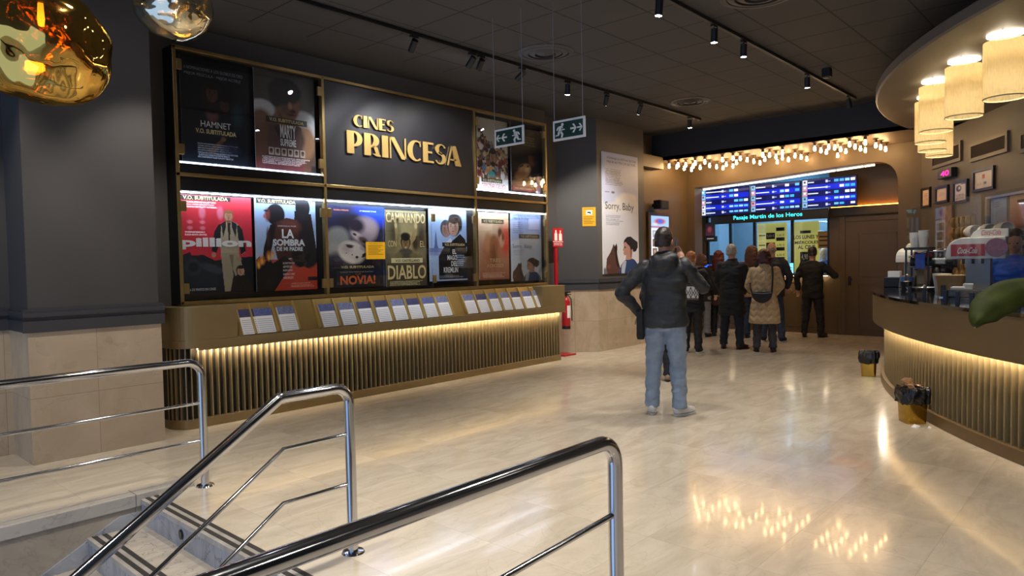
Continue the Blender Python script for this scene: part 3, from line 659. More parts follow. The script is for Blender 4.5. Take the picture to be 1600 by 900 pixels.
poster('dark film poster of two people kissing above blurred lights, upper right corner', (797, 190), (851, 304), pa, [bn(.1, .885, .58, .915)])
# 5
pa = Paint('#e03a48', '#c92636', PW_, PH_).poly([(0, .66), (.08, .61), (.3, .60), (.46, .66), (.6, .64), (1, .62), (1, 1), (0, 1)], '#15171c')
for i in range(2): pa.ell(.30 + .25 * i, .17, .06, .085, '#ec8ba6', .5, al=.7)
for x_, y_ in ((.13, .27), (.3, .27), (.13, .33), (.3, .33)): pa.ell(x_, y_, .05, .025, '#ef9bae', .6, al=.6)
pa.poly([(.02, .60), (.12, .57), (.2, .70), (.34, .66), (.5, .80), (.5, .92), (.02, .92)], '#1f242d').ell(.16, .72, .13, .10, '#2c323c', .3).ell(.16, .72, .08, .06, '#14171c', .4).ell(.42, .74, .2, .05, '#39404c', .4, 20)
pa.poly([(.56, .28), (.62, .25), (.72, .25), (.80, .28), (.86, .34), (.90, .56), (.84, .60), (.80, .46), (.80, .62), (.54, .62), (.53, .46), (.48, .58), (.41, .56), (.46, .36)], '#b5a98c')
pa.poly([(.46, .36), (.52, .29), (.56, .28), (.54, .44), (.48, .58), (.41, .56)], '#1c2128').poly([(.90, .56), (.86, .34), (.81, .29), (.78, .30), (.80, .46), (.83, .60)], '#1c2128').poly([(.56, .28), (.62, .25), (.62, .32), (.58, .42)], '#20262e').poly([(.78, .28), (.71, .25), (.71, .32), (.76, .42)], '#20262e').poly([(.645, .27), (.69, .27), (.675, .46), (.655, .46)], '#3a2c24')
pa.poly([(.54, .58), (.80, .58), (.92, .98), (.80, .98), (.70, .74), (.72, .98), (.58, .98), (.56, .80)], '#a99c80').poly([(.66, .60), (.72, .60), (.70, .76)], '#7f745d').ell(.44, .60, .035, .03, '#b98a70', .3).ell(.80, .645, .04, .028, '#b98a70', .3)
face(pa, .665, .195, .068, '#cf9a7c', '#9a6a42', 0., '#5a3626', .9); pa.ell(.665, .255, .055, .018, '#8a5a40', .6)
pa.poly([(.70, .84), (.78, .80), (.9, .82), (.98, .92), (.98, .985), (.66, .985)], '#231d17'); face(pa, .815, .765, .062, '#c79a7c', '#1b1411', .2)
pa.lines(.05, .06, .52, .13, 3, '#ffe6e6', .9).lines(.06, .36, .36, .41, 2, '#ffe6e6', .9).rect(.02, .005, .70, .055, '#191613').speck(.12)
poster('red film poster of a man in cream leathers, leftmost on the lower tier', (279, 303), (391.5, 462), pa, [bn(.05, .01, .66, .047), ('pillion', -.005, .425, .985, .545, W_, dict(bold=.045)), ('6 DE MARZO EN CINES', .1, .935, .45, .96, W_, {})])
# 6
pa = Paint('#a3bfe6', '#c2d2e6', PW_, PH_)
pa.ell(.33, .17, .155, .125, '#17141a', .10).ell(.20, .175, .055, .09, '#7b3a33', .5).ell(.155, .19, .03, .03, '#b0645a', .5).ell(.18, .13, .05, .015, '#1a1014', .5).ell(.78, .08, .13, .125, '#191619', .10).poly([(.64, .12), (.92, .15), (1.0, .55), (.98, .82), (.74, .80), (.62, .40)], '#1e1a1f')
pa.poly([(.30, .26), (.50, .20), (.68, .22), (.72, .50), (.60, .64), (.34, .66), (.28, .45)], '#4a2720').ell(.56, .30, .22, .10, '#6d3a2d', .5).ell(.38, .50, .10, .16, '#5c3026', .5).poly([(.10, .68), (.13, .52), (.24, .28), (.34, .26), (.27, .48), (.22, .64)], '#221619').ell(.2, .42, .04, .14, '#4c2b27', .6)
pa.rect(0, .66, 1, 1, '#c23f28', .95).ell(.8, .64, .26, .14, '#1c181c', .2)
pa.poly([(0, 1), (0, .66), (.06, .62), (.12, .72), (.19, .62), (.26, .70), (.46, .62), (.60, .70), (.44, .84), (.28, 1)], '#1b1413')
for x_, y_, a_ in ((.09, .66, .06), (.2, .62, .05), (.04, .70, .05), (.26, .60, .04)): pa.ell(x_, y_, a_, .07, '#e8862f', .8).ell(x_, y_ + .02, a_ * .5, .04, '#f7cf5a', .8)
pa.poly([(.28, 1), (.48, .84), (.62, .76), (.78, .74), (1, .82), (1, 1)], '#c8402a').lines(.42, .68, .62, .88, 5, '#f0e0d8', .5).rect(.03, .0, .74, .055, '#1d2024').lines(.55, .92, .95, .97, 3, '#eeb9a5', .6).rect(.84, .86, 1, .90, '#2a2427').speck(.12)
poster('blue and red film poster of two embracing figures, second from left, lower tier', (396.7, 309), (492, 456), pa, [bn(.05, .008, .66, .045), ('LA', .42, .325, .62, .425, W_, dict(bold=.03)), ('SOMBRA', .27, .435, .80, .51, W_, dict(bold=.045)), ('DE MI PADRE', .33, .52, .76, .565, W_, dict(bold=.03)), ('DIRIGIDA POR', .36, .285, .66, .30, W_, {})])
# 7
pa = Paint('#23264a', '#12131c', PW_, PH_).ell(.85, .10, .5, .2, '#2a4ee0', .7).ell(.4, .2, .3, .16, '#1b1c2c', .5)
pa.ell(.62, .30, .28, .20, '#a08d92', .3, 25).ell(.72, .26, .2, .14, '#b8a3a6', .7, 25).ell(.48, .24, .2, .12, '#2a2233', .5, 20).ell(.50, .37, .16, .05, '#c9b4ae', .5, 35).ell(.60, .42, .13, .05, '#5a4644', .5, 30).ell(.62, .44, .05, .02, '#1d1416', .5, 25).ell(.45, .35, .05, .018, '#1d1416', .5, 30)
pa.ell(.16, .40, .24, .16, '#8f8d88', .35).ell(.1, .54, .2, .12, '#a39d95', .5).ell(.12, .70, .22, .16, '#2a2b3c', .5).ell(.40, .57, .27, .15, '#d3c3b8', .22, 25).ell(.30, .52, .14, .09, '#b5a49b', .7, 25).ell(.36, .50, .075, .022, '#2a2224', .45, 10).ell(.36, .485, .10, .012, '#4a3d3a', .5, 8).ell(.58, .525, .07, .03, '#b09a90', .6, 30)
pa.ell(.63, .595, .075, .022, '#17090c', .35, -20).ell(.60, .62, .06, .015, '#17090c', .5, -20).ell(.48, .63, .035, .022, '#1d1214', .5).ell(.40, .60, .015, .01, '#1d1214', .5).ell(.30, .58, .012, .008, '#1d1214', .5).rect(0, .715, 1, 1, '#14151e', .85).lines(.12, .93, .85, .96, 2, '#6b6f80', .5).lines(.18, .80, .8, .82, 1, '#a8a6a8', .7).lines(.55, .05, .85, .075, 1, '#c9d4ff', .9).lines(.1, .045, .45, .075, 1, '#c8765c', .9).speck(.2)
poster('dark blue film poster of a pale face with a large orange title', (511, 319), (600, 451), pa, [bn(.2, .735, .78, .765), ('NOVIA!', .18, .855, .80, .965, O_, dict(bold=.03)), ('LA', .45, .825, .55, .845, O_, {})])
# 8
pa = Paint('#7d7252', '#5d5438', PW_, PH_).ell(.5, .42, .55, .34, '#b09f6e', .8).ell(.2, .3, .2, .3, '#4a422c', .8).ell(.88, .35, .16, .25, '#3d3624', .7).ell(.72, .42, .12, .16, '#2e2819', .6)
pa.poly([(.22, .17), (.28, .17), (.31, .28), (.27, .40), (.40, .50), (.38, .56), (.24, .44), (.23, .34)], '#8d7c50').poly([(.70, .15), (.78, .18), (.77, .30), (.72, .38), (.60, .46), (.58, .42), (.66, .34), (.72, .26)], '#9b8656').ell(.25, .2, .04, .05, '#c4b07c', .5).ell(.74, .2, .05, .05, '#c9b481', .5)
face(pa, .48, .42, .115, '#8a6a40', '#17130c', .0, '#241a0e', 1.4); pa.ell(.48, .34, .14, .06, '#17130c', .3).ell(.48, .50, .035, .03, '#e0cf9a', .5).ell(.48, .58, .24, .10, '#4a4638', .3).ell(.3, .6, .14, .06, '#7a6a44', .5).ell(.68, .6, .14, .06, '#7a6a44', .5).rect(0, .69, 1, 1, '#463d26', .75).rect(.12, .625, .90, .692, '#dccf9d').lines(.02, .015, .98, .03, 1, '#e0d3a2', .8).lines(.08, .925, .95, .985, 4, '#d8cb9a', .7).speck(.3)
poster('khaki film poster of a boy with raised hands, centre of the lower tier', (601, 327), (664.5, 449), pa, [('V.O. CASTELLANO', .22, .645, .82, .678, K_, dict(bold=.02, part='banner_lettering')), ('CAMINANDO', .02, .035, .98, .165, C_, dict(bold=.015)), ('CON', .05, .40, .25, .48, C_, {}), ('EL', .84, .40, .96, .48, C_, {}), ('DIABLO', .03, .72, .98, .905, C_, dict(bold=.02))])
# 9
pa = Paint('#9fc0ec', '#a9bbde', PW_, PH_).ell(.5, .1, .8, .12, '#c9dcf4', .9).poly([(.10, .58), (.14, .50), (.16, .36), (.175, .30), (.19, .36), (.21, .50), (.26, .58)], '#5468a8').rect(0, .54, .34, .60, '#6a7db4').rect(0, .60, .3, .64, '#8a98c4')
pa.poly([(.24, .98), (.24, .66), (.34, .56), (.46, .46), (.60, .44), (.82, .34), (.96, .42), (1, .60), (1, .98)], '#15161b').poly([(.44, .46), (.56, .40), (.60, .44), (.52, .52), (.46, .52)], '#dfe2ec').ell(.36, .36, .11, .09, '#15161b', .1, al=0)
face(pa, .44, .27, .135, '#a97f70', '#4a464c', .45, '#2a1f22', .7); face(pa, .66, .23, .165, '#c49a84', '#2a211f', -.5, '#3a2822', 1.3); pa.ell(.68, .11, .19, .06, '#2a211f', .3).ell(.84, .2, .05, .12, '#2a211f', .4)
pa.rect(.34, .465, 1, .522, '#1d1c1b').lines(.70, .63, .95, .80, 6, '#9fb8e0', .7).lines(.2, .92, .9, .96, 2, '#8d95a8').speck(.15)
poster('pale blue film poster of two men in dark coats with a white title', (669, 325.5), (728, 440), pa, [bn(.40, .475, .94, .51), ('EL', .60, .56, .70, .625, W_, dict(bold=.02)), ('MAGO', .46, .64, .72, .71, W_, dict(bold=.02)), ('DEL', .56, .725, .72, .795, W_, dict(bold=.02)), ('KREMLIN', .36, .81, .74, .885, W_, dict(bold=.02))])
# 10
pa = Paint('#ecc39c', '#b06a4c', PW_, PH_).ell(.3, .2, .4, .3, '#f2d2ac', .9).ell(.9, .42, .32, .30, '#e0452f', .6).ell(.42, .60, .36, .30, '#b5764f', .5).ell(.30, .45, .16, .2, '#cf9468', .5).ell(.50, .46, .18, .16, '#a5663f', .4).ell(.46, .62, .16, .22, '#8e5434', .6).ell(.70, .30, .09, .10, '#6d3a26', .5).ell(.76, .42, .10, .12, '#e9b594', .4).ell(.80, .36, .06, .08, '#7a3d28', .6).rect(.1, .1, .84, .162, '#2b2622')
for i in range(9): pa.poly([(.2 + .06 * i, .38), (.212 + .06 * i, .38), (.26 + .05 * i, .8), (.25 + .05 * i, .8)], '#c98c62', .35)
pa.lines(.1, .89, .9, .97, 4, '#f0d6c2', .6).speck(.15)
poster('orange-pink film poster, second from the right on the lower tier', (747, 331), (794, 438), pa, [bn(.16, .112, .78, .15), ('TRES', .33, .685, .70, .74, C_, {}), ('ADIOSES', .24, .765, .80, .815, C_, {})])
def woman_horse(pa, x, y, s, k):
    """profile of a woman looking at a horse head; x centre, y base row, s scale, k vertical squeeze"""
    q = lambda px, py: (x + px * s, y - py * s * k)
    pa.poly([q(*p) for p in ((-.42, 0), (-.46, .16), (-.44, .38), (-.34, .52), (-.27, .66), (-.24, .74), (-.20, .68), (-.15, .76), (-.13, .66), (-.14, .50), (-.10, .30), (-.05, .14), (-.10, 0))], '#5b3d36').poly([q(*p) for p in ((-.24, .74), (-.20, .68), (-.15, .76), (-.13, .66), (-.14, .50), (-.08, .22), (-.06, .12), (-.15, .2), (-.21, .55))], '#2b1d1b')
    pa.ell(*q(-.30, .50), .035 * s, .02 * s * k / 1.45, '#1a1110', .5).ell(*q(-.38, .18), .06 * s, .1 * s * k / 1.45, '#7a544a', .6)
    pa.poly([q(*p) for p in ((-.10, 0), (-.02, .22), (.10, .34), (.24, .40), (.40, .34), (.52, .18), (.56, 0))], '#2f4674').poly([q(*p) for p in ((-.02, .0), (.0, .22), (.10, .34), (.14, .30), (.08, 0))], '#b4bccf')
    pa.poly([q(*p) for p in ((.12, .34), (.13, .46), (.07, .46), (.05, .52), (.065, .55), (.03, .60), (.07, .66), (.06, .76), (.14, .84), (.30, .80), (.34, .60), (.30, .36), (.22, .34))], '#bd9080')
    pa.poly([q(*p) for p in ((.06, .76), (.08, .84), (.16, .92), (.28, .94), (.40, .86), (.50, .80), (.50, .66), (.44, .56), (.36, .54), (.33, .62), (.28, .58), (.25, .68), (.18, .74), (.12, .80))], '#221a1c').poly([q(*p) for p in ((.25, .60), (.31, .60), (.31, .42), (.27, .38))], '#9a6f60')
    pa.ell(*q(.10, .66), .03 * s, .012 * s, '#3a2420', .5); return pa
def sorry(small):
    pa = Paint('#a4b9e6' if small else '#aab4de', '#dfe3ea', PW_, PH_ if small else 300)
    if small:
        pa.rect(0, .42, 1, 1, '#dbe3ec', .8).ell(.66, .38, .42, .13, '#ebe6e0', .5).ell(.4, .44, .5, .08, '#e4e4e6', .6); woman_horse(pa, .46, 1.0, .92, .40)
        pa.lines(.08, .12, .42, .3, 6, '#6e7894', .6).rect(.26, .305, .94, .368, '#25241f').lines(.08, .54, .45, .62, 4, '#8e96a8', .5)
    else:
        pa.rect(0, .42, 1, 1, '#dcdbe1', .85)
        for x_, y_, a_, b_ in ((.62, .35, .22, .04), (.78, .36, .24, .05), (.52, .39, .24, .05), (.8, .42, .4, .07), (.45, .45, .5, .06)): pa.ell(x_, y_, a_, b_, '#e6e1de', .5)
        pa.ell(.06, .98, .2, .04, '#77747f', .5); woman_horse(pa, .50, 1.0, .94, .355)
        pa.lines(.08, .13, .58, .27, 10, '#4d5270', .6).lines(.08, .51, .55, .6, 6, '#83879c', .6).ell(.28, .325, .06, .012, '#5d668c', .4).lines(.06, .318, .22, .335, 1, '#5d668c')
    return pa
poster('pale small film poster with a woman and a horse, lower right end of display', (797, 332.5), (845, 440), sorry(True), [bn(.32, .317, .88, .355), ('Sorry, Baby', .05, .455, .68, .53, NV, {}), ('HOMENAJE AL MEJOR GUION', .1, .02, .9, .05, NV, {}), ('MEJOR ACTRIZ', .1, .065, .6, .095, NV, {})])
Fb = fr_plane((0, A1[1] - .02, 0), (0, -1, 0), (1, 0, 0), 940.5, 236, 996, 428.5)
poster('tall pale banner poster with a woman facing a horse, on the corner wall', None, None, sorry(False),
       [('Sorry, Baby', .06, .405, .86, .485, NV, {}), ('HOMENAJE AL FESTIVAL DE CINE', .12, .035, .94, .058, NV, {}), ('MEJOR ACTRIZ DE SECTOR', .12, .066, .92, .09, NV, {})], F=Fb, thick=.019)

# ---- yellow notices
def notice(label, F, dark='#4a3a10', camera_icon=False):
    o = MB().fbox(F, 0, F.W, 0, F.H, 0, .004).build('notice', mat('yellow_notice', '#dfa614', .45, var=.03)); recentre(o); tag(o, label, 'notice')
    mb = MB()
    rtext(mb, F, 'ZONA VIDEOVIGILADA' if camera_icon else 'AVISO IMPORTANTE', .12, .06, .88, .11, d=.0065)
    for i in range(5 if camera_icon else 7):
        v = (.5 if camera_icon else .2) + .085 * i; mb.fbox(F, .1 * F.W, (.9 - .13 * (i % 3)) * F.W, v * F.H, (v + .02) * F.H, .004, .006)
    mb.build('printed_lines', mat('notice_ink', dark, .5, var=.02), o)
    if camera_icon:
        MB().fbox(F, .28 * F.W, .74 * F.W, .16 * F.H, .4 * F.H, .004, .0055).build('icon_field', M_paper, o)
        MB().fbox(F, .38 * F.W, .62 * F.W, .24 * F.H, .31 * F.H, .0055, .007).fbox(F, .56 * F.W, .64 * F.W, .29 * F.H, .35 * F.H, .0055, .007).build('camera_icon', M_tx_black, o)
notice('orange-yellow paper notice stuck on the glass between the blue face poster and the khaki poster', fr_plane((0, YF - .006, 0), (0, -1, 0), (1, 0, 0), 571.5, 378, 601, 405))
uA = np.array([A1[0] - A0[0], A1[1] - A0[1], 0]); uA /= np.linalg.norm(uA); nA3 = np.array([nA[0], nA[1], 0])
notice('yellow video surveillance notice on the dark corner wall left of the tall banner', fr_plane((A0[0], A0[1], 0) + nA3 * .004, nA3, uA, 909.5, 324, 930.5, 353.5), camera_icon=True)

# ================================================================== bench with leaflet racks under the display
BX0, BX1 = 2.63, 8.38; YFA = 6.50; YSL = 6.585
bench = thing('leaflet_bench', 'long brass bench with fluted lit front and sloping leaflet racks under the posters', 'bench', ((BX0 + BX1) / 2, 6.7, 0))
def rounded(y0, r, x1): return [(BX0, 6.88)] + [(BX0 + r + r * math.cos(t), y0 + r + r * math.sin(t)) for t in [PI + PI / 2 * i / 10 for i in range(11)]] + [(x1, y0), (x1, 6.88)]
zl0, zl1 = .762, .835
xe = onp(371, 500, 1, YFA)[0]
xr0 = onp(839, 470, 1, YFA)[0]
MB().prism([(x, y, zl0) for x, y in rounded(YFA, .2, BX1)], (0, 0, zl1 - zl0)).build('fascia', M_brassdk, bench, bevel=.004)
MB().prism([(x, y, zl1) for x, y in rounded(YFA, .2, xe)], (0, 0, 1.150 - zl1)).build('end_block', M_brassdk, bench, bevel=.004)
MB().box(xr0 + .12, BX1, YFA, 6.88, zl1, 1.150).build('end_block', M_brassdk, bench, bevel=.004)
YS0, ZS0, YS1, ZS1 = YFA + .035, zl1, YF - .014, 1.148
mb = MB().prism([(xe, YS0, ZS0), (xe, YS1, ZS1), (xe, 6.86, ZS1), (xe, 6.86, ZS0)], (xr0 + .12 - xe, 0, 0))
mb.build('rack_slope', mat('rack_metal', '#a98b52', .4, .6, var=.05), bench)
sd = np.array([0, YS1 - YS0, ZS1 - ZS0]); SL = np.linalg.norm(sd); sd /= SL; sn = np.array([0, -sd[2], sd[1]])
def slope(x, t, d): return np.array([x, YS0, ZS0]) + sd * t + sn * d
def xs(u, v): # x on the rack slope
    return onplane(u, v, (0, YS0, ZS0), sn)[0]
for u, v in ((384.6, 474), (419.5, 472), (453.5, 470), (485, 467.5), (515.7, 465.5), (545, 463.5), (572.5, 461.5), (599, 459.5), (624, 457.5), (648.5, 455.5), (671, 454), (692.5, 452.5), (713.8, 451), (733.7, 450), (752.5, 449), (770.5, 447.5), (787.5, 446.5), (805, 445.5), (822.5, 444)):
    x = xs(u, v + 3) + .012
    MB().hexa([slope(x - .006, 0, 0), slope(x + .006, 0, 0), slope(x + .006, SL - .01, 0), slope(x - .006, SL - .01, 0)], [slope(x - .006, .0, .045), slope(x + .006, .0, .045), slope(x + .006, SL - .01, .03), slope(x - .006, SL - .01, .03)]).build('divider', mat('rack_divider', '#c2a562', .38, .6, var=.05), bench)
MB().prism([(x, y, 0) for x, y in rounded(YSL - .01, .2, BX1 - .02)], (0, 0, .085)).build('plinth', M_brassdk, bench, bevel=.004)
MB().prism([(x, y, .085) for x, y in rounded(YSL + .055, .16, BX1 - .03)], (0, 0, zl0 - .085)).build('backing', M_backing, bench)
nsl = 86; xa = BX0 + .22
for i in range(nsl + 1):
    x = xa + (BX1 - .04 - xa) * i / nsl
    MB().box(x - .005, x + .005, YSL, YSL + .06, .085, zl0).build('slat', M_bronzefin, bench)
for i in range(6):
    t = PI + PI / 2 * (i + .3) / 6.3; c = (BX0 + .2, YSL + .19)
    p0 = np.array([c[0] + .2 * math.cos(t), c[1] + .2 * math.sin(t)]); p1 = np.array([c[0] + .14 * math.cos(t), c[1] + .14 * math.sin(t)]); q = np.array([-math.sin(t), math.cos(t)]) * .005
    MB().prism([(*(p0 - q), .085), (*(p0 + q), .085), (*(p1 + q), .085), (*(p1 - q), .085)], (0, 0, zl0 - .085)).build('slat', M_bronzefin, bench)
MB().box(BX0 + .2, BX1 - .0, YFA, YSL - .034, zl0 - .022, zl0 + .001).build('front_lip', M_brassdk, bench)
MB().box(BX0 + .2, BX1 - .03, YSL - .0335, YSL - .031, zl0 - .017, zl0 - .003).build('light_strip', M_led_y, bench)
# leaflets
M_lh = [mat('leaflet_head_' + k, c, .5, var=.35, vscale=45) for k, c in (('navy', '#3c3f66'), ('blue', '#565f8e'), ('grey', '#6f7596'))]
LG = [[(370, 489), (394, 486), (430, 483)], [(494.5, 477), (525, 475), (554, 472), (581, 470), (607, 469.5), (632, 468), (656, 466), (678, 464)], [(720, 462), (740, 459.5), (760, 460), (778, 458), (795, 457), (812, 455.5), (829, 454.5)]]
gn = ['left', 'middle', 'right']; dsc = ['left rack', 'long middle rack', 'right-hand rack']
ordn = ['first', 'second', 'third', 'fourth', 'fifth', 'sixth', 'seventh', 'eighth']
for gi, g in enumerate(LG):
    for k, (u, v) in enumerate(g):
        x0 = xs(u, v) + .008; w = .185; t0, t1 = .006, .275; dk = .012 + .004 * ((k * 7 + gi) % 3)
        t = thing('leaflet_stack', 'printed cinema leaflets, %s stack from the left in the %s' % (ordn[k], dsc[gi]), 'leaflets', slope(x0 + w / 2, 0, .002), group='leaflets in the bench racks')
        MB().hexa([slope(x0, t0, .001), slope(x0 + w, t0, .001), slope(x0 + w, t1, .001), slope(x0, t1, .001)], [slope(x0, t0, dk), slope(x0 + w, t0, dk), slope(x0 + w, t1, dk), slope(x0, t1, dk)]).build('sheets', M_paper, t)
        m = M_lh[0] if gi == 1 and k in (2, 3) else M_lh[(k + gi) % 3]
        MB().hexa([slope(x0, .19, dk), slope(x0 + w, .19, dk), slope(x0 + w, t1, dk), slope(x0, t1, dk)], [slope(x0, .19, dk + .0012), slope(x0 + w, .19, dk + .0012), slope(x0 + w, t1, dk + .0012), slope(x0, t1, dk + .0012)]).build('photo_header', m, t)
        lm = MB()
        for q in range(7):
            tt = .02 + .022 * q; lm.hexa([slope(x0 + .012, tt, dk), slope(x0 + w - .012, tt, dk), slope(x0 + w - .012, tt + .008, dk), slope(x0 + .012, tt + .008, dk)], [slope(x0 + .012, tt, dk + .001), slope(x0 + w - .012, tt, dk + .001), slope(x0 + w - .012, tt + .008, dk + .001), slope(x0 + .012, tt + .008, dk + .001)])
        lm.build('printed_lines', mat('leaflet_ink', '#b9bcca', .6, var=.05), t)

# ================================================================== fire point right of the bench
fx0 = 8.84; fy = 6.90
M_red = mat('fire_red', '#b3171f', .35, var=.05)
st = thing('fire_extinguisher_stand', 'red fire extinguisher stand with a pictogram sign behind the bench end', 'stand', (fx0, fy, 0))
MB().box(fx0 - .15, fx0 + .15, fy - .14, fy + .14, .0, .02).build('base_plate', M_red, st, bevel=.005)
zs = z_at(fx0, fy, 356)
MB().box(fx0 - .10, fx0 - .04, fy + .06, fy + .10, .02, zs).build('post', M_red, st, bevel=.004)
Fs = fr_plane((0, fy + .055, 0), (0, -1, 0), (1, 0, 0), 863.3, 356, 879, 386)
sp = MB().fbox(Fs, 0, Fs.W, 0, Fs.H, 0, .006).build('sign_plate', M_red, st)
mb = MB().fbox(Fs, .15 * Fs.W, .42 * Fs.W, .28 * Fs.H, .66 * Fs.H, .006, .008).fbox(Fs, .22 * Fs.W, .35 * Fs.W, .12 * Fs.H, .28 * Fs.H, .006, .008).fbox(Fs, .58 * Fs.W, .88 * Fs.W, .3 * Fs.H, .66 * Fs.H, .006, .008).fbox(Fs, .68 * Fs.W, .78 * Fs.W, .12 * Fs.H, .3 * Fs.H, .006, .008).fbox(Fs, 0, Fs.W, .70 * Fs.H, .73 * Fs.H, .006, .008)
rtext(mb, Fs, 'EXTINTOR', .1, .78, .9, .92, d=.008); mb.build('pictogram', M_white, sp)
ex = thing('fire_extinguisher', 'red fire extinguisher hanging on its stand, half hidden by the bench end', 'fire extinguisher', (fx0 + .04, fy - .03, .42))
MB().lathe([(.001, .42), (.06, .42), (.068, .44), (.068, .86), (.05, .91), (.025, .93), (.025, .95), (.001, .95)], (fx0 + .04, fy - .03), 24).build('cylinder', M_red, ex, True, ang=40)
MB().lathe([(.069, .42), (.0695, .42), (.0695, .47), (.069, .47)], (fx0 + .04, fy - .03), 24).build('foot_ring', M_black, ex)
MB().box(fx0 + .02, fx0 + .06, fy - .05, fy - .01, .95, 1.0).box(fx0 + .0, fx0 + .16, fy - .04, fy - .02, 1.0, 1.02).box(fx0 + .03, fx0 + .17, fy - .04, fy - .02, .965, .98).build('valve_lever', M_black, ex)
MB().tube([(fx0 + .1, fy - .03, .96), (fx0 + .15, fy - .05, .9), (fx0 + .13, fy - .08, .7), (fx0 + .1, fy - .1, .55)], .009, 8).build('hose', M_black, ex, True)
MB().lathe([(.0688, .60), (.0692, .60), (.0692, .80), (.0688, .80)], (fx0 + .04, fy - .03), 24, -2.2, -.3).build('instruction_label', M_paper, ex)

# ================================================================== hanging exit signs
def exitsign(label, tl, tr, bl, cab_u, left):
    X = 4.9; a = onp(*tl, 0, X); b = onp(*tr, 0, X); c = onp(*bl, 0, X); Wd = abs(b[1] - a[1]); H = a[2] - c[2]
    z = (a[2] + b[2]) / 2 ; F = Fr((X, a[1], z), (0, -1, 0), (-1, 0, 0), Wd, H)
    t = thing('exit_sign', label, 'exit sign', F.rel(.5, 1, 0))
    MB().fbox(F, 0, Wd, 0, H, -.012, 0).build('sign_frame', M_white, t, bevel=.002)
    MB().fbox(F, .06 * Wd, .94 * Wd, .11 * H, .89 * H, 0, .002).build('green_field', mat('exit_green', '#1d3b33', .4, var=.04), t)
    pm = MB(); mir = (lambda u: 1 - u) if left else (lambda u: u)
    def pl(P):
        pm.prism([F.rel(mir(u), v, .002) for u, v in P], (-.0025, 0, 0))
    hx, hy = .31, .235
    pl([(hx + .038 * math.cos(q * PI / 6), hy + .075 * math.sin(q * PI / 6)) for q in range(12)])
    pl([(.20, .30), (.29, .29), (.33, .36), (.29, .55), (.24, .60), (.17, .58), (.21, .42)])       # torso
    pl([(.20, .30), (.23, .35), (.17, .46), (.15, .50), (.12, .48), (.15, .36)])                   # rear arm
    pl([(.29, .36), (.32, .46), (.38, .46), (.38, .51), (.29, .51), (.26, .42)])                   # front arm
    pl([(.17, .56), (.25, .56), (.21, .72), (.19, .76), (.09, .77), (.09, .72), (.16, .70)])       # rear leg
    pl([(.22, .56), (.28, .54), (.34, .70), (.31, .87), (.26, .87), (.28, .72)])                   # front leg
    pm.build('running_figure', M_white, t)
    for x in (.56, .77):
        s = 1.0 if x < .7 else .85
        pm = MB(); pl([(x, .5 - .045 * s), (x + .13 * s, .5 - .045 * s), (x + .06 * s, .5 - .2 * s), (x + .11 * s, .5 - .22 * s), (x + .19 * s, .5), (x + .11 * s, .5 + .22 * s), (x + .06 * s, .5 + .2 * s), (x + .13 * s, .5 + .045 * s), (x, .5 + .045 * s)]); pm.build('arrow', M_white, t)
    for u in cab_u: q = F.rel(u, 0, -.006); MB().cyl((q[0], q[1], q[2]), (q[0], q[1], ZC), .0035, n=8).build('hanging_cable', mat('cable_grey', '#8d8d92', .4, .5, var=.05), t)
exitsign('hanging exit sign with arrows pointing left, in front of the upper right posters', (772.5, 203.7), (818, 194.5), (772.5, 232), (0.0, .96), True)
exitsign('hanging exit sign with arrows pointing right, in front of the corner wall', (863.7, 190), (913.7, 180.5), (863, 221.7), (.04, .93), False)

# ================================================================== ceiling fittings
def vent(label, u, v, r):
    p = fl(u, v, ZC); t = thing('ceiling_vent', label, 'air vent', p)
    for k, (a, b, d) in enumerate(((1., .86, .012), (.80, .64, .022), (.56, .38, .03), (.30, .02, .034))):
        MB().lathe([(r * a, ZC - .001), (r * a, ZC - d * .4), (r * b, ZC - d), (r * b * .96, ZC - d * .9), (r * b * .96, ZC - .001)], p[:2], 40).build('vent_cone', mat('vent_metal', '#3d3a38', .5, .2, var=.05), t, True, ang=30)
vent('round ceiling vent in front of the far end of the poster wall', 852, 82, .32)
vent('round ceiling vent near the dark bulkhead, farthest of the three', 1078, 158.5, .30)
vent('round ceiling vent at the top edge of the view beyond the right track', 1186, -8, .34)
def track(label, ya, x0, x1):
    z = ZC - .005
    o = MB().box(x0, x1, ya - .018, ya + .018, z - .034, z).build('lighting_track', M_black, bevel=.003); tag(o, label, 'lighting track'); recentre(o)
    return z - .034
y1t = fl(800, 100, ZC - .03)[1]; y2t = fl(1190, 77, ZC - .03)[1]
x1e = fl(1090, 188, ZC - .03)[0]; x2e = fl(1330, 156, ZC - .03)[0]
zt1 = track('long black lighting track on the ceiling along the poster wall', y1t, .5, x1e); zt2 = track('black lighting track on the ceiling over the middle of the foyer', y2t, .5, x2e)
M_lens = emat('lamp_lens', '#f4f2ff', 55)
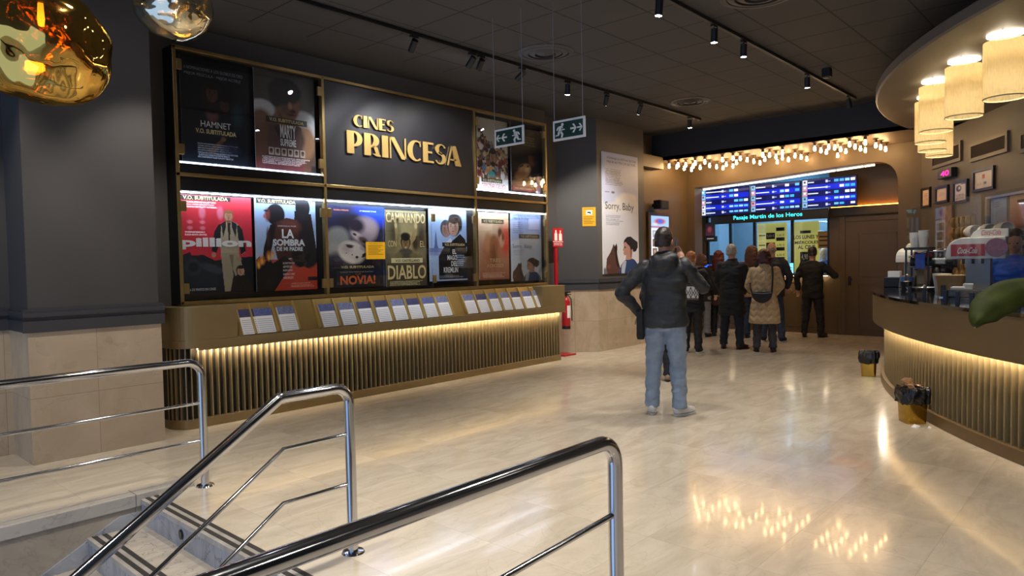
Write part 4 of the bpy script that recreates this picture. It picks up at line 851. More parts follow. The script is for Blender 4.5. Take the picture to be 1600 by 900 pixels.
def spot(label, u, v, yt, aim, power=0, col=(1, .93, .83), cone=75, lens=None, x=None):
    x = onp(u, v, 1, yt)[0] if x is None else x; zt = ZC - .039
    t = thing('track_spotlight', label, 'spotlight', (x, yt, zt), group='spotlights on the ceiling tracks')
    MB().box(x - .05, x + .05, yt - .014, yt + .014, zt - .022, zt).cyl((x, yt, zt - .06), (x, yt, zt - .02), .008, n=8).build('track_adapter', M_black, t)
    d = Vector(aim).normalized(); c = Vector((x, yt, zt - .075)); a = c - d * .035; b = c + d * .095
    MB().cyl(a, b, .034, n=20).build('lamp_body', M_black, t, True, ang=40)
    MB().cyl(b, b + d * .002, .028, n=20).build('lens', lens or M_lens, t)
    if power:
        L = bpy.data.lights.new('spot_beam', 'SPOT'); L.energy = power; L.color = col; L.spot_size = R(cone); L.spot_blend = .6; L.shadow_soft_size = .05
        lo = bpy.data.objects.new('spot_beam', L); COL.objects.link(lo); lo.parent = t; lo.location = b + d * .01 - Vector((x, yt, zt)); lo.rotation_euler = d.to_track_quat('-Z', 'Y').to_euler()
    return t
PW = 1.0
wash = (.25, .62, -.75)
spot('black track spotlight turned to the poster wall, alone near the left of the track', 647, 62, y1t, (.15, .72, -.68), 95 * PW, (.96, .97, 1), 70)
spot('black track spotlight turned to the poster wall, left one of the close pair', 738, 92, y1t, (-.02, .75, -.66), 85 * PW, (.96, .97, 1), 72)
spot('black track spotlight turned to the poster wall, right one of the close pair', 752, 96, y1t, (.25, .72, -.64), 85 * PW, (.96, .97, 1), 72)
spot('black track spotlight with its lamp off, right of the close pair', 816, 116, y1t, (-.2, .75, -.6), 6, lens=mat('dark_lens', '#1b1b1f', .1))
spot('lit track spotlight above the right exit sign', 887, 138, y1t, (.05, .1, -1), 70 * PW)
spot('lit track spotlight second right of the right exit sign', 948, 153, y1t, (.35, .5, -1), 110 * PW)
spot('lit track spotlight above the tall banner wall', 1000.5, 167, y1t, (.25, .55, -1), 120 * PW)
spot('lit track spotlight at the far end of the poster-side track', 1077.5, 189, y1t, (.1, .0, -1), 60 * PW)
spot('lit track spotlight nearest on the middle track at the top edge of the view', 1030, -4, y2t, (.0, .1, -1), 95 * PW)
spot('lit track spotlight second along the middle track', 1116, 44, y2t, (.05, .05, -1), 95 * PW)
spot('lit track spotlight third along the middle track', 1162, 68, y2t, (.05, .05, -1), 95 * PW)
spot('lit track spotlight near the far end of the middle track', 1261, 121, y2t, (.1, .0, -1), 80 * PW)
spot('unlit black spotlight at the very end of the middle track', 1326, 155, y2t, (.2, -.1, -.9), 0, lens=MATS['dark_lens'])
# the near parts of the tracks, outside the view
for x in (1.2, 2.4, 3.6): spot('lit track spotlight on the near part of the middle track', 0, 0, y2t, (0, .05, -1), 110 * PW, x=x)
for x in (1.0, 2.4): spot('lit track spotlight on the near part of the poster-side track', 0, 0, y1t, (0, .3, -1), 80 * PW, x=x)
p = fl(1292, 107, ZC); o = MB().box(p[0] - .05, p[0] + .05, p[1] - .05, p[1] + .05, ZC - .11, ZC - .001).box(p[0] - .03, p[0] + .03, p[1] - .03, p[1] + .03, ZC - .12, ZC - .1).build('ceiling_speaker', M_black, bevel=.006); tag(o, 'small black cube speaker on the ceiling beside the middle track', 'speaker'); recentre(o)
# ================================================================== bare bulbs on the soffit
b1 = [(45, 315), (158, 288), (140, 330), (252, 305), (232, 348), (370, 278), (343, 322), (323, 365), (432, 338), (490, 248), (550, 312), (637, 328), (711, 238), (718, 342), (758, 300), (842, 320), (843, 207), (886, 275), (934, 225), (1020, 243), (1102, 262), (1180, 280), (1215, 160), (1240, 235), (1300, 185), (1380, 203), (1395, 268), (1460, 145), (1460, 218), (1536, 240)]
b2 = [(18, 350), (95, 368), (165, 390), (264, 258), (342, 285), (410, 305), (440, 218), (514, 250), (550, 347), (588, 272), (652, 297), (700, 208), (768, 240), (836, 262), (897, 282), (895, 165), (1027, 223), (1088, 245), (1150, 268)]
bulbs = [(1040 + u / 8, 220 + v / 8) for u, v in b1] + [(1240 + u / 8, 200 + v / 8) for u, v in b2]
ZB = ZS - .115
M_bulb = emat('bulb_glow', '#ffd092', 42); M_socket = mat('bulb_socket', '#5a4632', .45, .3, var=.05)
proto = None
def copy_tree(o, parent=None):
    c = o.copy(); COL.objects.link(c); c.parent = parent
    for ch in o.children: copy_tree(ch, c)
    return c
for i, (u, v) in enumerate(bulbs):
    p = fl(u, v, ZB); x = min(max(p[0], 11.76), XA - .06); y = p[1] * x / p[0]
    if proto is None:
        proto = thing('light_bulb', 'lit bare bulb among the many on the soffit above the ticket desk', 'light bulb', (0, 0, 0), group='bare bulbs on the soffit')
        MB().lathe([(.001, .115), (.06, .115), (.058, .105), (.03, .10), (.026, .05), (.001, .05)], n=16).build('socket', M_socket, proto, True, local=True, ang=40)
        MB().lathe([(.001, .06), (.014, .055), (.016, .04), (.020, .022), (.026, .002), (.025, -.018), (.015, -.032), (.001, -.036)], n=16).build('glass_bulb', M_bulb, proto, True, local=True)
        o = proto
    else: o = copy_tree(proto)
    o.location = (x, y, ZB); o.scale = (.85, .85, 1)

# ================================================================== screens and signs over the ticket desk
XS = 13.75
FS = fr_plane((XS, 0, 0), (-1, 0, 0), (0, -1, 0), 1095, 297, 1339, 338.5)
M_scr = vcol('screen_image', .15, 1.0)
rr = random.Random(11)
for k, (u0, u1) in enumerate(((0, .345), (.352, .675), (.682, 1))):
    W0, W1 = u0 * FS.W, u1 * FS.W; F = Fr(FS(W0, -.01 * k), FS.ux, FS.n, W1 - W0, FS.H)
    t = thing('menu_screen', ['left', 'middle', 'right'][k] + ' one of the three blue film timetable screens', 'screen', F.rel(.5, 1), group='timetable screens')
    MB().fbox(F, 0, F.W, 0, F.H, -.06, 0).build('bezel', M_black, t, bevel=.004)
    pa = Paint('#08104a', '#0a1466', 100, 56)
    for r in range(5):
        v0 = r / 5; pa.rect(0, v0, 1, v0 + .2, '#0c1fa8' if r % 2 else '#070d48'); pa.ell(.7, v0 + .1, .4, .12, '#1028d8' if r % 2 else '#0a1260', .9, al=.7)
        pa.rect(.0, v0 + .01, .085, v0 + .19, rr.choice(['#7fa8c8', '#b98c9e', '#c9d4df', '#5fa3c9'])).rect(.02, v0 + .05, .06, v0 + .12, rr.choice(['#2a4a6c', '#6c3b4a', '#dfe8f0']))
        pa.rect(.1, v0 + .09, .1 + rr.choice([.12, .2, .28, .36]), v0 + .125, '#cfd8f4'); pa.rect(.44, v0 + .06, .475, v0 + .14, '#b9c4ee').rect(.485, v0 + .09, .53, v0 + .12, '#7f8bd0')
        for q in range(4):
            if rr.random() < .62: pa.rect(.60 + .10 * q, v0 + .055, .675 + .10 * q, v0 + .135, rr.choice(['#5fb4e6', '#3fa2e0', '#8fc8ee', '#dcebf8']))
    pa.mesh(F, 'display', M_scr, t, .003, .012, .02, .988, .98)
FL = fr_plane((XS + .05, 0, 0), (-1, 0, 0), (0, -1, 0), 1110, 339.5, 1294, 351)
FL.O[2] -= .0
t = thing('scrolling_sign', 'black electronic text sign with cyan lettering under the timetable screens', 'sign', FL.rel(.5, 1))
MB().fbox(FL, 0, FL.W, -.2 * FL.H, FL.H, -.06, 0).build('housing', M_black, t)
mb = MB(); rtext(mb, FL, 'Pasaje Martín de los Heros', .215, .02, .80, .70, d=.003, bold=.012); mb.build('led_lettering', emat('led_cyan', '#3fdcec', 1.5), t)
# price boards behind the glass
FP = fr_plane((XT + .067, 0, 0), (-1, 0, 0), (0, -1, 0), 1183.5, 349.5, 1229.5, 425)
M_yel = mat('price_board', '#c9bf6a', .5, emit='#d6cb70', es=.30, var=.03)  # slight glow put into the boards' yellow so they read evenly bright
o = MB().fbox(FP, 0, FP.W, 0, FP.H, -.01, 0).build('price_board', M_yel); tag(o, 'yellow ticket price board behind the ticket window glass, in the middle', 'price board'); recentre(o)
mb = MB(); tx = MB(); tb = MB()
for r in range(4):
    v = .20 + .2 * r
    mb.fbox(FP, .30 * FP.W, .60 * FP.W, v * FP.H, (v + .13) * FP.H, 0, .002); mb.fbox(FP, .64 * FP.W, .92 * FP.W, (v - .10) * FP.H, (v - .03) * FP.H, 0, .002)
    rtext(tx, FP, ['5,50 €', '7,00 €', '8,50 €', '6,50 €'][r], .34, v + .035, .57, v + .095, d=.003); rtext(tb, FP, ['5,60 €', '6,90 €', '6,50 €', '4,50 €'][r], .66, v + .03, .92, v + .085, d=.002)
    tb.fbox(FP, .05 * FP.W, .27 * FP.W, (v + .04) * FP.H, (v + .06) * FP.H, 0, .002)
mb.build('price_field', M_tx_black, o); tx.build('price_lettering', M_tx_white, o); tb.build('price_print', M_tx_black, o)
FQ = fr_plane((XT + .067, 0, 0), (-1, 0, 0), (0, -1, 0), 1238.5, 347, 1280.5, 425)
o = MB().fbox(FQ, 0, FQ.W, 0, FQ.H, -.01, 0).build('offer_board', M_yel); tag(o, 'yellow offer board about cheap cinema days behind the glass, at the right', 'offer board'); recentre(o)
mb = MB()
for s, u0, v0, u1, v1 in (('LOS LUNES Y', .04, .27, .97, .345), ('MIÉRCOLES', .08, .37, .96, .445), ('AL CINE', .2, .47, .84, .545)): rtext(mb, FQ, s, u0, v0, u1, v1, d=.003, bold=.03)
mb.fbox(FQ, .28 * FQ.W, .74 * FQ.W, .6 * FQ.H, .82 * FQ.H, 0, .002).fbox(FQ, .28 * FQ.W, .68 * FQ.W, .18 * FQ.H, .235 * FQ.H, 0, .002); mb.build('offer_lettering', M_tx_black, o)
mb = MB(); rtext(mb, FQ, '4,90 €', .33, .64, .7, .77, d=.004, bold=.02); mb.build('price_lettering', M_tx_white, o)
Fo = fr_plane((XT + .03, 0, 0), (-1, 0, 0), (0, -1, 0), 1278, 361.5, 1295, 388)
o = MB().fbox(Fo, 0, Fo.W, 0, Fo.H, -.01, 0).build('notice_board', mat('ochre_board', '#93763a', .5, var=.04)); tag(o, 'small ochre notice board on the window\'s right edge', 'notice board'); recentre(o)
mb = MB(); [mb.fbox(Fo, .12 * Fo.W, .9 * Fo.W, v * Fo.H, (v + .09) * Fo.H, 0, .003) for v in (.28, .5, .8)]; mb.build('printed_lines', M_tx_black, o)
# desk top with the lit front edge
o = MB().box(XT - .22, XT + .4, 4.46, 7.18, zsill + .001, zsill + .035).build('ticket_desk_top', M_brownw, bevel=.006); tag(o, 'brown ticket desk ledge in front of the glass', 'ledge')
MB().box(XT - .1, XT - .07, 4.5, 7.1, zsill - .012, zsill - .0005).build('light_strip', emat('led_desk', '#ffe9c4', 16), o)
# small screens at the left of the window
def monitor(label, uL, vT, uR, vB, X, pa, es=1.2, stand=True):
    F = fr_plane((X, 0, 0), (-1, 0, 0), (0, -1, 0), uL, vT, uR, vB)
    t = thing('monitor', label, 'monitor', F.rel(.5, 1)); MB().fbox(F, 0, F.W, 0, F.H, -.03, 0).build('bezel', M_black, t)
    pa.mesh(F, 'display', vcol('monitor_image_%d' % int(es * 10), .15, es), t, .003, .05, .06, .95, .94)
    if stand: q = F.rel(.5, 1, -.02); MB().box(q[0] - .02, q[0] + .02, q[1] - .03, q[1] + .03, zsill + .036, q[2] + .01).box(q[0] - .06, q[0] + .06, q[1] - .10, q[1] + .10, zsill + .036, zsill + .046).build('stand', M_black, t)
    return t
monitor('small dark red picture screen left of the ticket glass, upper', 1101, 348, 1116.5, 370, XT + .01, Paint('#1a1420', '#40222c', 20, 14).ell(.5, .5, .3, .3, '#73363a', .6), .8, False)
monitor('narrow dark name screen left of the ticket glass, lower', 1100, 370, 1120, 378, XT + .0, Paint('#16161c', '#121218', 24, 10).rect(.2, .3, .8, .5, '#9a8d78'), .8, False)
monitor('dark cashier monitor at the left end of the ticket desk', 1105, 399, 1123, 417, XT + .25, Paint('#0c1016', '#161c24', 20, 14), .6)
monitor('bright blue customer screen standing on the left of the ticket desk', 1094, 413, 1117, 426, XT - .12, Paint('#1f4ee0', '#1a3cc0', 24, 14).rect(.3, .35, .7, .5, '#0e1a50'), 2.2)
monitor('cyan lit payment screen on the ticket desk near the man in black', 1233.5, 410, 1240, 428, XT - .14, Paint('#5fc6e0', '#8fd6ea', 10, 14).rect(.2, .4, .8, .5, '#205a78').rect(.2, .65, .8, .72, '#205a78'), 1.3)
# side wall screen and loudspeaker near the banner
Fw = fr_plane((0, 6.89, 0), (0, -1, 0), (1, 0, 0), 1010.5, 331, 1045, 425)
t = thing('advert_screen', 'upright framed advert screen on the brown side wall behind the man with a phone', 'screen', Fw.rel(.5, 1))
MB().fbox(Fw, 0, Fw.W, 0, Fw.H, 0, .04).build('screen_frame', mat('screen_frame', '#7b6248', .35, .5, var=.05), t, bevel=.006)
pa = Paint('#9cc0ee', '#b9c6e2', 60, 110).ell(.5, .1, .4, .07, '#c23b3b', .5).ell(.5, .1, .2, .05, '#3d6ad8', .5).ell(.2, .16, .2, .03, '#d8d0c8', .6).rect(0, .2, 1, .22, '#c84a52').rect(0, .24, 1, 1, '#e8ebf2')
rr = random.Random(5)
for r in range(4):
    for q in range(3): pa.rect(.06 + .31 * q, .27 + .17 * r, .32 + .31 * q, .41 + .17 * r, rr.choice(['#23262f', '#4a3a3c', '#2e4058', '#6c5a50', '#9aa4b8'])).ell(.19 + .31 * q, .33 + .17 * r, .07, .04, rr.choice(['#b98f78', '#d8d4ce', '#3f2b28']), .4)
pa.mesh(Fw, 'display', vcol('advert_image', .15, .85), t, .043, .1, .06, .9, .95)
pl = onp(1036, 320, 1, 6.68); t = thing('loudspeaker', 'small black loudspeaker bracketed above the upright advert screen', 'loudspeaker', (pl[0], 6.76, pl[2] - .09))
MB().box(pl[0] - .15, pl[0] + .15, 6.64, 6.8, pl[2] - .085, pl[2] + .085).build('cabinet', M_black, t, bevel=.012)
MB().box(pl[0] - .13, pl[0] + .13, 6.632, 6.64, pl[2] - .07, pl[2] + .07).build('grille', mat('speaker_grille', '#1c1c1e', .7, var=.2, vscale=120), t)
MB().box(pl[0] - .03, pl[0] + .03, 6.8, 6.9, pl[2] - .03, pl[2] + .03).build('bracket', M_black, t)

# ================================================================== snack bar
BC = (11.34, -5.5)
def bp(r, a, z=0): return np.array([BC[0] + r * math.cos(a), BC[1] + r * math.sin(a), z])
A_0, A_1 = R(97), R(141)
bar = thing('snack_bar', 'long curved bronze snack bar with fluted lit front and black glass top', 'bar counter', bp(7.6, R(120)))
MB().sector(BC, 7.98, 8.20, A_0, A_1, .757, 1.06, 90).build('fascia', M_barfront, bar, True, ang=40)
MB().sector(BC, 8.0, 8.11, A_0, A_1, 0, .10, 90).build('plinth', M_barfront, bar, True, ang=40)
MB().sector(BC, 7.9, 8.015, A_0, A_1, .10, .757, 90).build('backing', mat('bar_backing', '#2e2516', .6, .1, var=.1), bar, True, ang=40)
MB().sector(BC, 7.15, 8.215, A_0, A_1, 1.06, 1.088, 90).build('counter_top', M_blackgl, bar, True, ang=40)
MB().sector(BC, 7.2, 7.3, A_0, A_1, 0, 1.06, 60).build('inner_panel', M_black, bar, True, ang=40)
MB().sector(BC, 8.108, 8.20, A_0, A_1, .735, .758, 90).build('front_lip', M_barfront, bar, True, ang=40)
MB().sector(BC, 8.105, 8.1075, A_0, A_1, .740, .755, 90).build('light_strip', M_led_y, bar)
nb = 78
for i in range(nb):
    a = R(97.4) + (R(140.6) - R(97.4)) * i / (nb - 1); d = np.array([math.cos(a), math.sin(a)]); q = np.array([-d[1], d[0]]) * .006; c = np.array(BC)
    P4 = [c + d * 8.015 - q, c + d * 8.075 - q, c + d * 8.075 + q, c + d * 8.015 + q]
    MB().prism([(*p, .10) for p in P4], (0, 0, .657)).build('slat', M_barfin, bar)

# round shades under the disc
sh = [(1432, 1475, 150), (1438, 1487, 125), (1437, 1476, 168), (1448, 1487, 180), (1481, 1532, 93), (1541, 1601, 52)]
names = ['third nearest', 'mid distance behind the third', 'second farthest', 'farthest', 'second nearest', 'nearest']
pts = [fl((a + b) / 2, v, ZS) for a, b, v in sh]
order = sorted(range(6), key=lambda i: pts[i][0])
pts = [pts[i] for i in order]
pts.append(np.array([pts[0][0] - .75, pts[0][1] - .55, ZS]))
def shademat():
    m = bpy.data.materials.new('mesh_shade_weave'); m.use_nodes = True; nt = m.node_tree; N = nt.nodes; L = nt.links; N.remove(N['Principled BSDF'])
    tc = N.new('ShaderNodeTexCoord'); wv = N.new('ShaderNodeTexNoise'); wv.inputs['Scale'].default_value = 60
    mp = N.new('ShaderNodeMapping'); mp.inputs['Scale'].default_value = (1, 1, .25); L.new(tc.outputs['Object'], mp.inputs[0]); L.new(mp.outputs[0], wv.inputs['Vector'])
    t = N.new('ShaderNodeBsdfTransparent'); t.inputs[0].default_value = (1, .95, .85, 1)
    tl = N.new('ShaderNodeBsdfTranslucent'); tl.inputs[0].default_value = (*lin('#dccba2'), 1); df = N.new('ShaderNodeBsdfDiffuse'); df.inputs[0].default_value = (*lin('#c9b88e'), 1)
    m1 = N.new('ShaderNodeMixShader'); m1.inputs[0].default_value = .45; L.new(tl.outputs[0], m1.inputs[1]); L.new(df.outputs[0], m1.inputs[2])
    m2 = N.new('ShaderNodeMixShader'); L.new(mathn(nt, 'MULTIPLY_ADD', wv.outputs['Fac'], -.6, .68), m2.inputs[0]); L.new(m1.outputs[0], m2.inputs[1]); L.new(t.outputs[0], m2.inputs[2])
    L.new(m2.outputs[0], N['Material Output'].inputs[0]); return m
M_shade = shademat()
snames = ['nearest woven mesh cylinder lamp over the bar, cut by the right edge of the view', 'second nearest woven mesh cylinder lamp over the bar', 'third nearest woven mesh cylinder lamp over the bar', 'fourth nearest woven mesh cylinder lamp, at the left of the cluster over the bar', 'fifth nearest mesh cylinder lamp over the bar, in the cluster', 'farthest and lowest looking mesh cylinder lamp over the bar']
for k, p in enumerate(pts[:6]):
    t = thing('mesh_cylinder_lamp', snames[k], 'ceiling lamp', (p[0], p[1], ZS - .55), group='mesh cylinder lamps over the bar')
    MB().lathe([(.16, ZS - .07), (.16, ZS - .55), (.157, ZS - .55), (.157, ZS - .07), (.16, ZS - .07)], p[:2], 40).build('shade', M_shade, t, True, ang=60)
    MB().lathe([(.162, ZS - .55), (.162, ZS - .54), (.155, ZS - .54), (.155, ZS - .55), (.162, ZS - .55)], p[:2], 40).build('rim', mat('shade_rim', '#d9c493', .5), t)
    MB().cyl((p[0] - .15, p[1], ZS - .08), (p[0] - .15, p[1], ZS), .003, n=6).cyl((p[0] + .15, p[1], ZS - .08), (p[0] + .15, p[1], ZS), .003, n=6).cyl((p[0], p[1] - .15, ZS - .08), (p[0], p[1] - .15, ZS), .003, n=6).build('hanger_rod', M_steelr, t)
    MB().cyl((p[0], p[1], ZS - .018), (p[0], p[1], ZS - .001), .135, n=32).build('lamp_disc', emat('lamp_disc', '#fff0d0', 6), t)
    L = bpy.data.lights.new('lamp_glow', 'POINT'); L.energy = 1.3; L.color = (1, .86, .66); L.shadow_soft_size = .06
    lo = bpy.data.objects.new('lamp_glow', L); COL.objects.link(lo); lo.parent = t; lo.location = (0, 0, .40)
    L = bpy.data.lights.new('lamp_downlight', 'SPOT'); L.energy = 60; L.color = (1, .93, .82); L.spot_size = R(60); L.spot_blend = .7; L.shadow_soft_size = .08
    lo = bpy.data.objects.new('lamp_downlight', L); COL.objects.link(lo); lo.parent = t; lo.location = (0, 0, .50)

# glass screens standing on the bar
def rcirc(u, v, r):
    d = ray(u, v)[:2]; c = np.array(BC); a = d @ d; b = -2 * d @ c; k = c @ c - r * r; D = b * b - 4 * a * k
    if D < 0: return None
    t = (-b - math.sqrt(D)) / (2 * a); return math.atan2(t * d[1] - c[1], t * d[0] - c[0])
RG = 7.95
ang_e = [rcirc(1416.5, 400, RG) or R(103), rcirc(1490, 400, RG), rcirc(1553, 400, RG), R(141)]
gl = ['far glass screen standing on the bar, left of the soda dispenser', 'middle glass screen standing on the bar in front of the soda dispenser', 'near glass screen on the bar at the right edge of the view']
for k in range(3):
    t = thing('glass_screen', gl[k], 'glass screen', bp(RG, (ang_e[k] + ang_e[k + 1]) / 2, 1.088), group='glass screens on the bar')
    MB().sector(BC, RG - .004, RG + .004, ang_e[k] + .001, ang_e[k + 1] - .001, 1.10, 1.98, 14).build('pane', M_glassbar, t)
    mb = MB()
    for q in (.12, .5, .88):
        a = ang_e[k] + (ang_e[k + 1] - ang_e[k]) * q; c = bp(RG, a, 1.088); mb.box(c[0] - .015, c[0] + .015, c[1] - .015, c[1] + .015, 1.088, 1.18)
    mb.build('clamp', M_black, t)
ZT = 1.088
def onbar(u, v): return fl(u, v, ZT)
def onbarX(u, X):
    d = ray(u, 440); return np.array([X, d[1] / d[0] * X, ZT])

def wfr0(uL, vT, uR, vB): return fr_plane(RP, RN, RD, uL, vT, uR, vB)
# soda dispensers
# local axes of the big dispenser: x runs along the bar front, -y faces the viewer's left
pd = onbarX(1531, 8.3)
def dispenser_full(pd, s, rz, label):
    t = thing('soda_dispenser', label, 'drink dispenser', tuple(pd), rz)
    def S(mb): mb.v = [(x * s, y * s, z * s) for x, y, z in mb.v]; return mb
    M_g = mat('dispenser_grey', '#98989c', .4, .1, var=.05)
    S(MB().box(-.14, .12, -.12, .14, .03, .47)).build('column', M_g, t, bevel=.004, local=True)
    S(MB().box(-.22, .18, -.16, .16, 0, .04)).build('drip_tray', M_steelr, t, bevel=.004, local=True)
    prof = [(-.35, .46), (-.35, .53), (-.337, .60), (-.305, .66), (-.25, .705), (-.17, .73), (.28, .73), (.28, .46)]   # (x, z)
    hood = S(MB().prism([(x, -.17, z) for x, z in prof], (0, .34, 0))).build('hood', M_white, t, bevel=.01, local=True)
    Fh = Fr(np.array([-.29, -.172, .645]) * s, (1, 0, 0), (0, -1, 0), .36 * s, .15 * s)
    MB().fbox(Fh, 0, Fh.W, 0, Fh.H, 0, .004).build('red_panel', M_red, hood, local=True)
    mb = MB(); text_on(mb, Fh, 'Coca-Cola', .2 * Fh.W, .26 * Fh.H, .78 * Fh.W, .78 * Fh.H, d=.006, shear=.45, bold=.012); mb.build('logo', M_tx_white, hood, local=True)
    S(MB().cyl((.19, -.175, .595), (.19, -.215, .595), .115, n=36)).build('round_badge', mat('badge_red', '#8c1a22', .15, var=.2, vscale=30, coat=.5), hood, True, local=True, ang=40)
    Fb2 = Fr(np.array([.11, -.217, .625]) * s, (1, 0, 0), (0, -1, 0), .16 * s, .06 * s); mb = MB(); text_on(mb, Fb2, 'Coca-Cola', 0, 0, Fb2.W, Fb2.H, d=.003, shear=.35); mb.build('logo', mat('badge_ink', '#c97f80', .5), hood, local=True)
    S(MB().prism([(-.10, -.06, .73), (.30, -.06, .73), (.30, -.06, .83), (.0, -.06, .83), (-.06, -.06, .80)], (0, .2, 0))).build('top_sign', mat('sign_cream', '#d9d6c8', .4, var=.03), t, bevel=.006, local=True)
    Ft = Fr(np.array([.02, -.062, .82]) * s, (1, 0, 0), (0, -1, 0), .2 * s, .07 * s); mb = MB(); text_on(mb, Ft, 'Coca-Cola', 0, 0, Ft.W, Ft.H, d=.003, shear=.35); mb.build('logo', M_tx_red, t, local=True)
    for k in range(4): S(MB().cyl((-.26 + .1 * k, -.12, .46), (-.26 + .1 * k, -.12, .40), .016, n=10).box(-.27 + .1 * k, -.25 + .1 * k, -.16, -.14, .40, .47)).build('tap', M_black, t, local=True)
    return t
vd = (pd - CAM)[:2]; rzd = math.atan2(vd[1], vd[0]) - PI / 2 - R(6)
hd = (z_at(pd[0], pd[1], 372) - ZT) / .72
dispenser_full(pd, hd, rzd, 'white and red soda dispenser on a grey column, at the right of the bar')
pe = onbarX(1430, 10.75); ve = (pe - CAM)[:2]
dispenser_full(pe, (z_at(pe[0], pe[1], 380) - ZT) / .83, math.atan2(ve[1], ve[0]) - PI / 2 + R(55), 'far small soda dispenser at the left end of the bar, seen edge on')
# cups
def cup_tower(name, label, p, n, r, h, axis=None, group=None, m=None):
    t = thing(name, label, 'paper cups', p, 0, group)
    mb = MB()
    for k in range(n):
        z = .022 * k; mb.lathe([(.001, z), (r * .72, z), (r, z + h), (r * 1.06, z + h), (r * 1.06, z + h + .006), (r * .97, z + h + .006), (r * .70, z + .004)], n=20)
    if axis is not None: mb.v = [tuple(axis @ Vector(v)) for v in mb.v]
    mb.build('cups', m or M_white, t, True, local=True, ang=40); return t
pc = onbarX(1437, 9.85); zc = z_at(pc[0], pc[1], 384)
t = thing('cup_shelf', 'black equipment rack carrying a white stack of cups, left part of the bar', 'rack', (pc[0], pc[1], ZT))
MB().box(pc[0] - .16, pc[0] + .16, pc[1] - .14, pc[1] + .14, zc - .05, zc - .02).build('shelf_board', M_black, t)
for dx in (-.14, .14):
    for dy in (-.12, .12): MB().box(pc[0] + dx - .01, pc[0] + dx + .01, pc[1] + dy - .01, pc[1] + dy + .01, ZT, zc - .05).build('leg', M_black, t)
zk = z_at(pc[0], pc[1], 362)
for k, (dx, dy, dz) in enumerate(((.05, .065, 0), (-.04, -.05, .02))):
    o = cup_tower('cup_stack', ['white cup stack, left one on the black rack', 'white cup stack, right one on the black rack'][k], (pc[0] + dx, pc[1] + dy, zc - .02), 4, .058, zk - zc - .06 + dz)
vv = Vector((pd[0], pd[1], 0)).normalized()
Fz = wfr0(1522, 372, 1612, 380)
t = thing('wall_shelf', 'narrow dark shelf on the wall behind the bar carrying tubes of cups', 'shelf', Fz.rel(.5, 1))
MB().fbox(Fz, 0, Fz.W, 0, .03, 0, .24).build('shelf_board', mat('shelf_wood', '#3a2f26', .5, var=.1), t, bevel=.004)
for q in (.1, .5, .9): MB().fbox(Fz, q * Fz.W - .01, q * Fz.W + .01, .03, .16, 0, .03).fbox(Fz, q * Fz.W - .01, q * Fz.W + .01, .03, .05, .03, .2).build('bracket', M_black, t)
sd3 = Vector(RD); rot = Vector((0, 0, 1)).rotation_difference(sd3).to_matrix()
for k, u0 in enumerate((.06, .34, .62)):
    q = Fz(u0 * Fz.W, -.085 - .0, .12)
    cup_tower('cup_roll', ['left', 'middle', 'right'][k] + ' white tube of nested cups lying on the shelf above the soda dispenser', tuple(q), 7, .078, .12, rot, 'nested cup tubes')
# black tap tower with blue card
pt = onbarX(1463, 9.9); zt2_ = z_at(pt[0], pt[1], 393)
t = thing('beer_tap_tower', 'black drinks tap tower with a blue panel in the middle of the bar', 'tap tower', (pt[0], pt[1], ZT)); H = zt2_ - ZT; sdv = np.array([vv.y, -vv.x])
MB().loft([(pt[0], pt[1], ZT, .06, .08), (pt[0], pt[1], ZT + .3 * H, .045, .06), (pt[0], pt[1], ZT + .62 * H, .04, .05)]).build('column', M_black, t, True)
a = pt[:2] - sdv * .28; b = pt[:2] + sdv * .22
MB().tube([(*a, ZT + .72 * H), (*b, ZT + .72 * H)], .055, 14).build('manifold', M_black, t, True, ang=50)
MB().tube([(*(a - sdv * .02), ZT + .86 * H), (*(pt[:2] - sdv * .1), ZT + 1.0 * H), (*(b + sdv * .1), ZT + 1.04 * H)], .012, 8).build('chrome_pipe', M_steel, t, True)
MB().tube([(*a, ZT + .60 * H), (*b, ZT + .58 * H)], .012, 8).build('chrome_pipe', M_steel, t, True)
for k in range(4):
    c = a + (b - a) * (k + .5) / 4; MB().cyl((*c, ZT + .60 * H), (*c, ZT + .5 * H), .018, n=10).cyl((*c, ZT + .76 * H), (*c, ZT + 1.0 * H), .016, n=10).build('tap', M_black, t, True, ang=40)
c = pt[:2] - sdv * .17 - np.array(vv[:2]) * .07; Fc = Fr((c[0] - sdv[0] * .055, c[1] - sdv[1] * .055, ZT + .95 * H), (*sdv, 0), (-vv.x, -vv.y, 0), .11, .42 * H)
MB().fbox(Fc, 0, Fc.W, 0, Fc.H, -.03, 0).build('blue_panel', mat('tap_blue', '#1c58cf', .35, var=.08), t, bevel=.006)
pg = onbar(1478, 449)
t = thing('coffee_grinder', 'dark grinder with a rounded hopper right of the tap tower', 'grinder', (pg[0] + .25, pg[1] + .05, ZT)); gx, gy = pg[0] + .25, pg[1] + .05
MB().loft([(gx, gy, ZT, .10, .09), (gx, gy, ZT + .2, .08, .08), (gx, gy, ZT + .32, .09, .09)]).build('grinder_body', M_black, t, True)
MB().loft([(gx, gy, ZT + .32, .07, .07), (gx, gy, ZT + .36, .12, .12), (gx, gy, ZT + .47, .13, .13), (gx, gy, ZT + .50, .06, .06)]).build('hopper', mat('hopper', '#232120', .15, var=.1), t, True)
MB().box(gx - .16, gx - .08, gy - .02, gy + .02, ZT + .2, ZT + .23).build('spout', M_steelr, t)
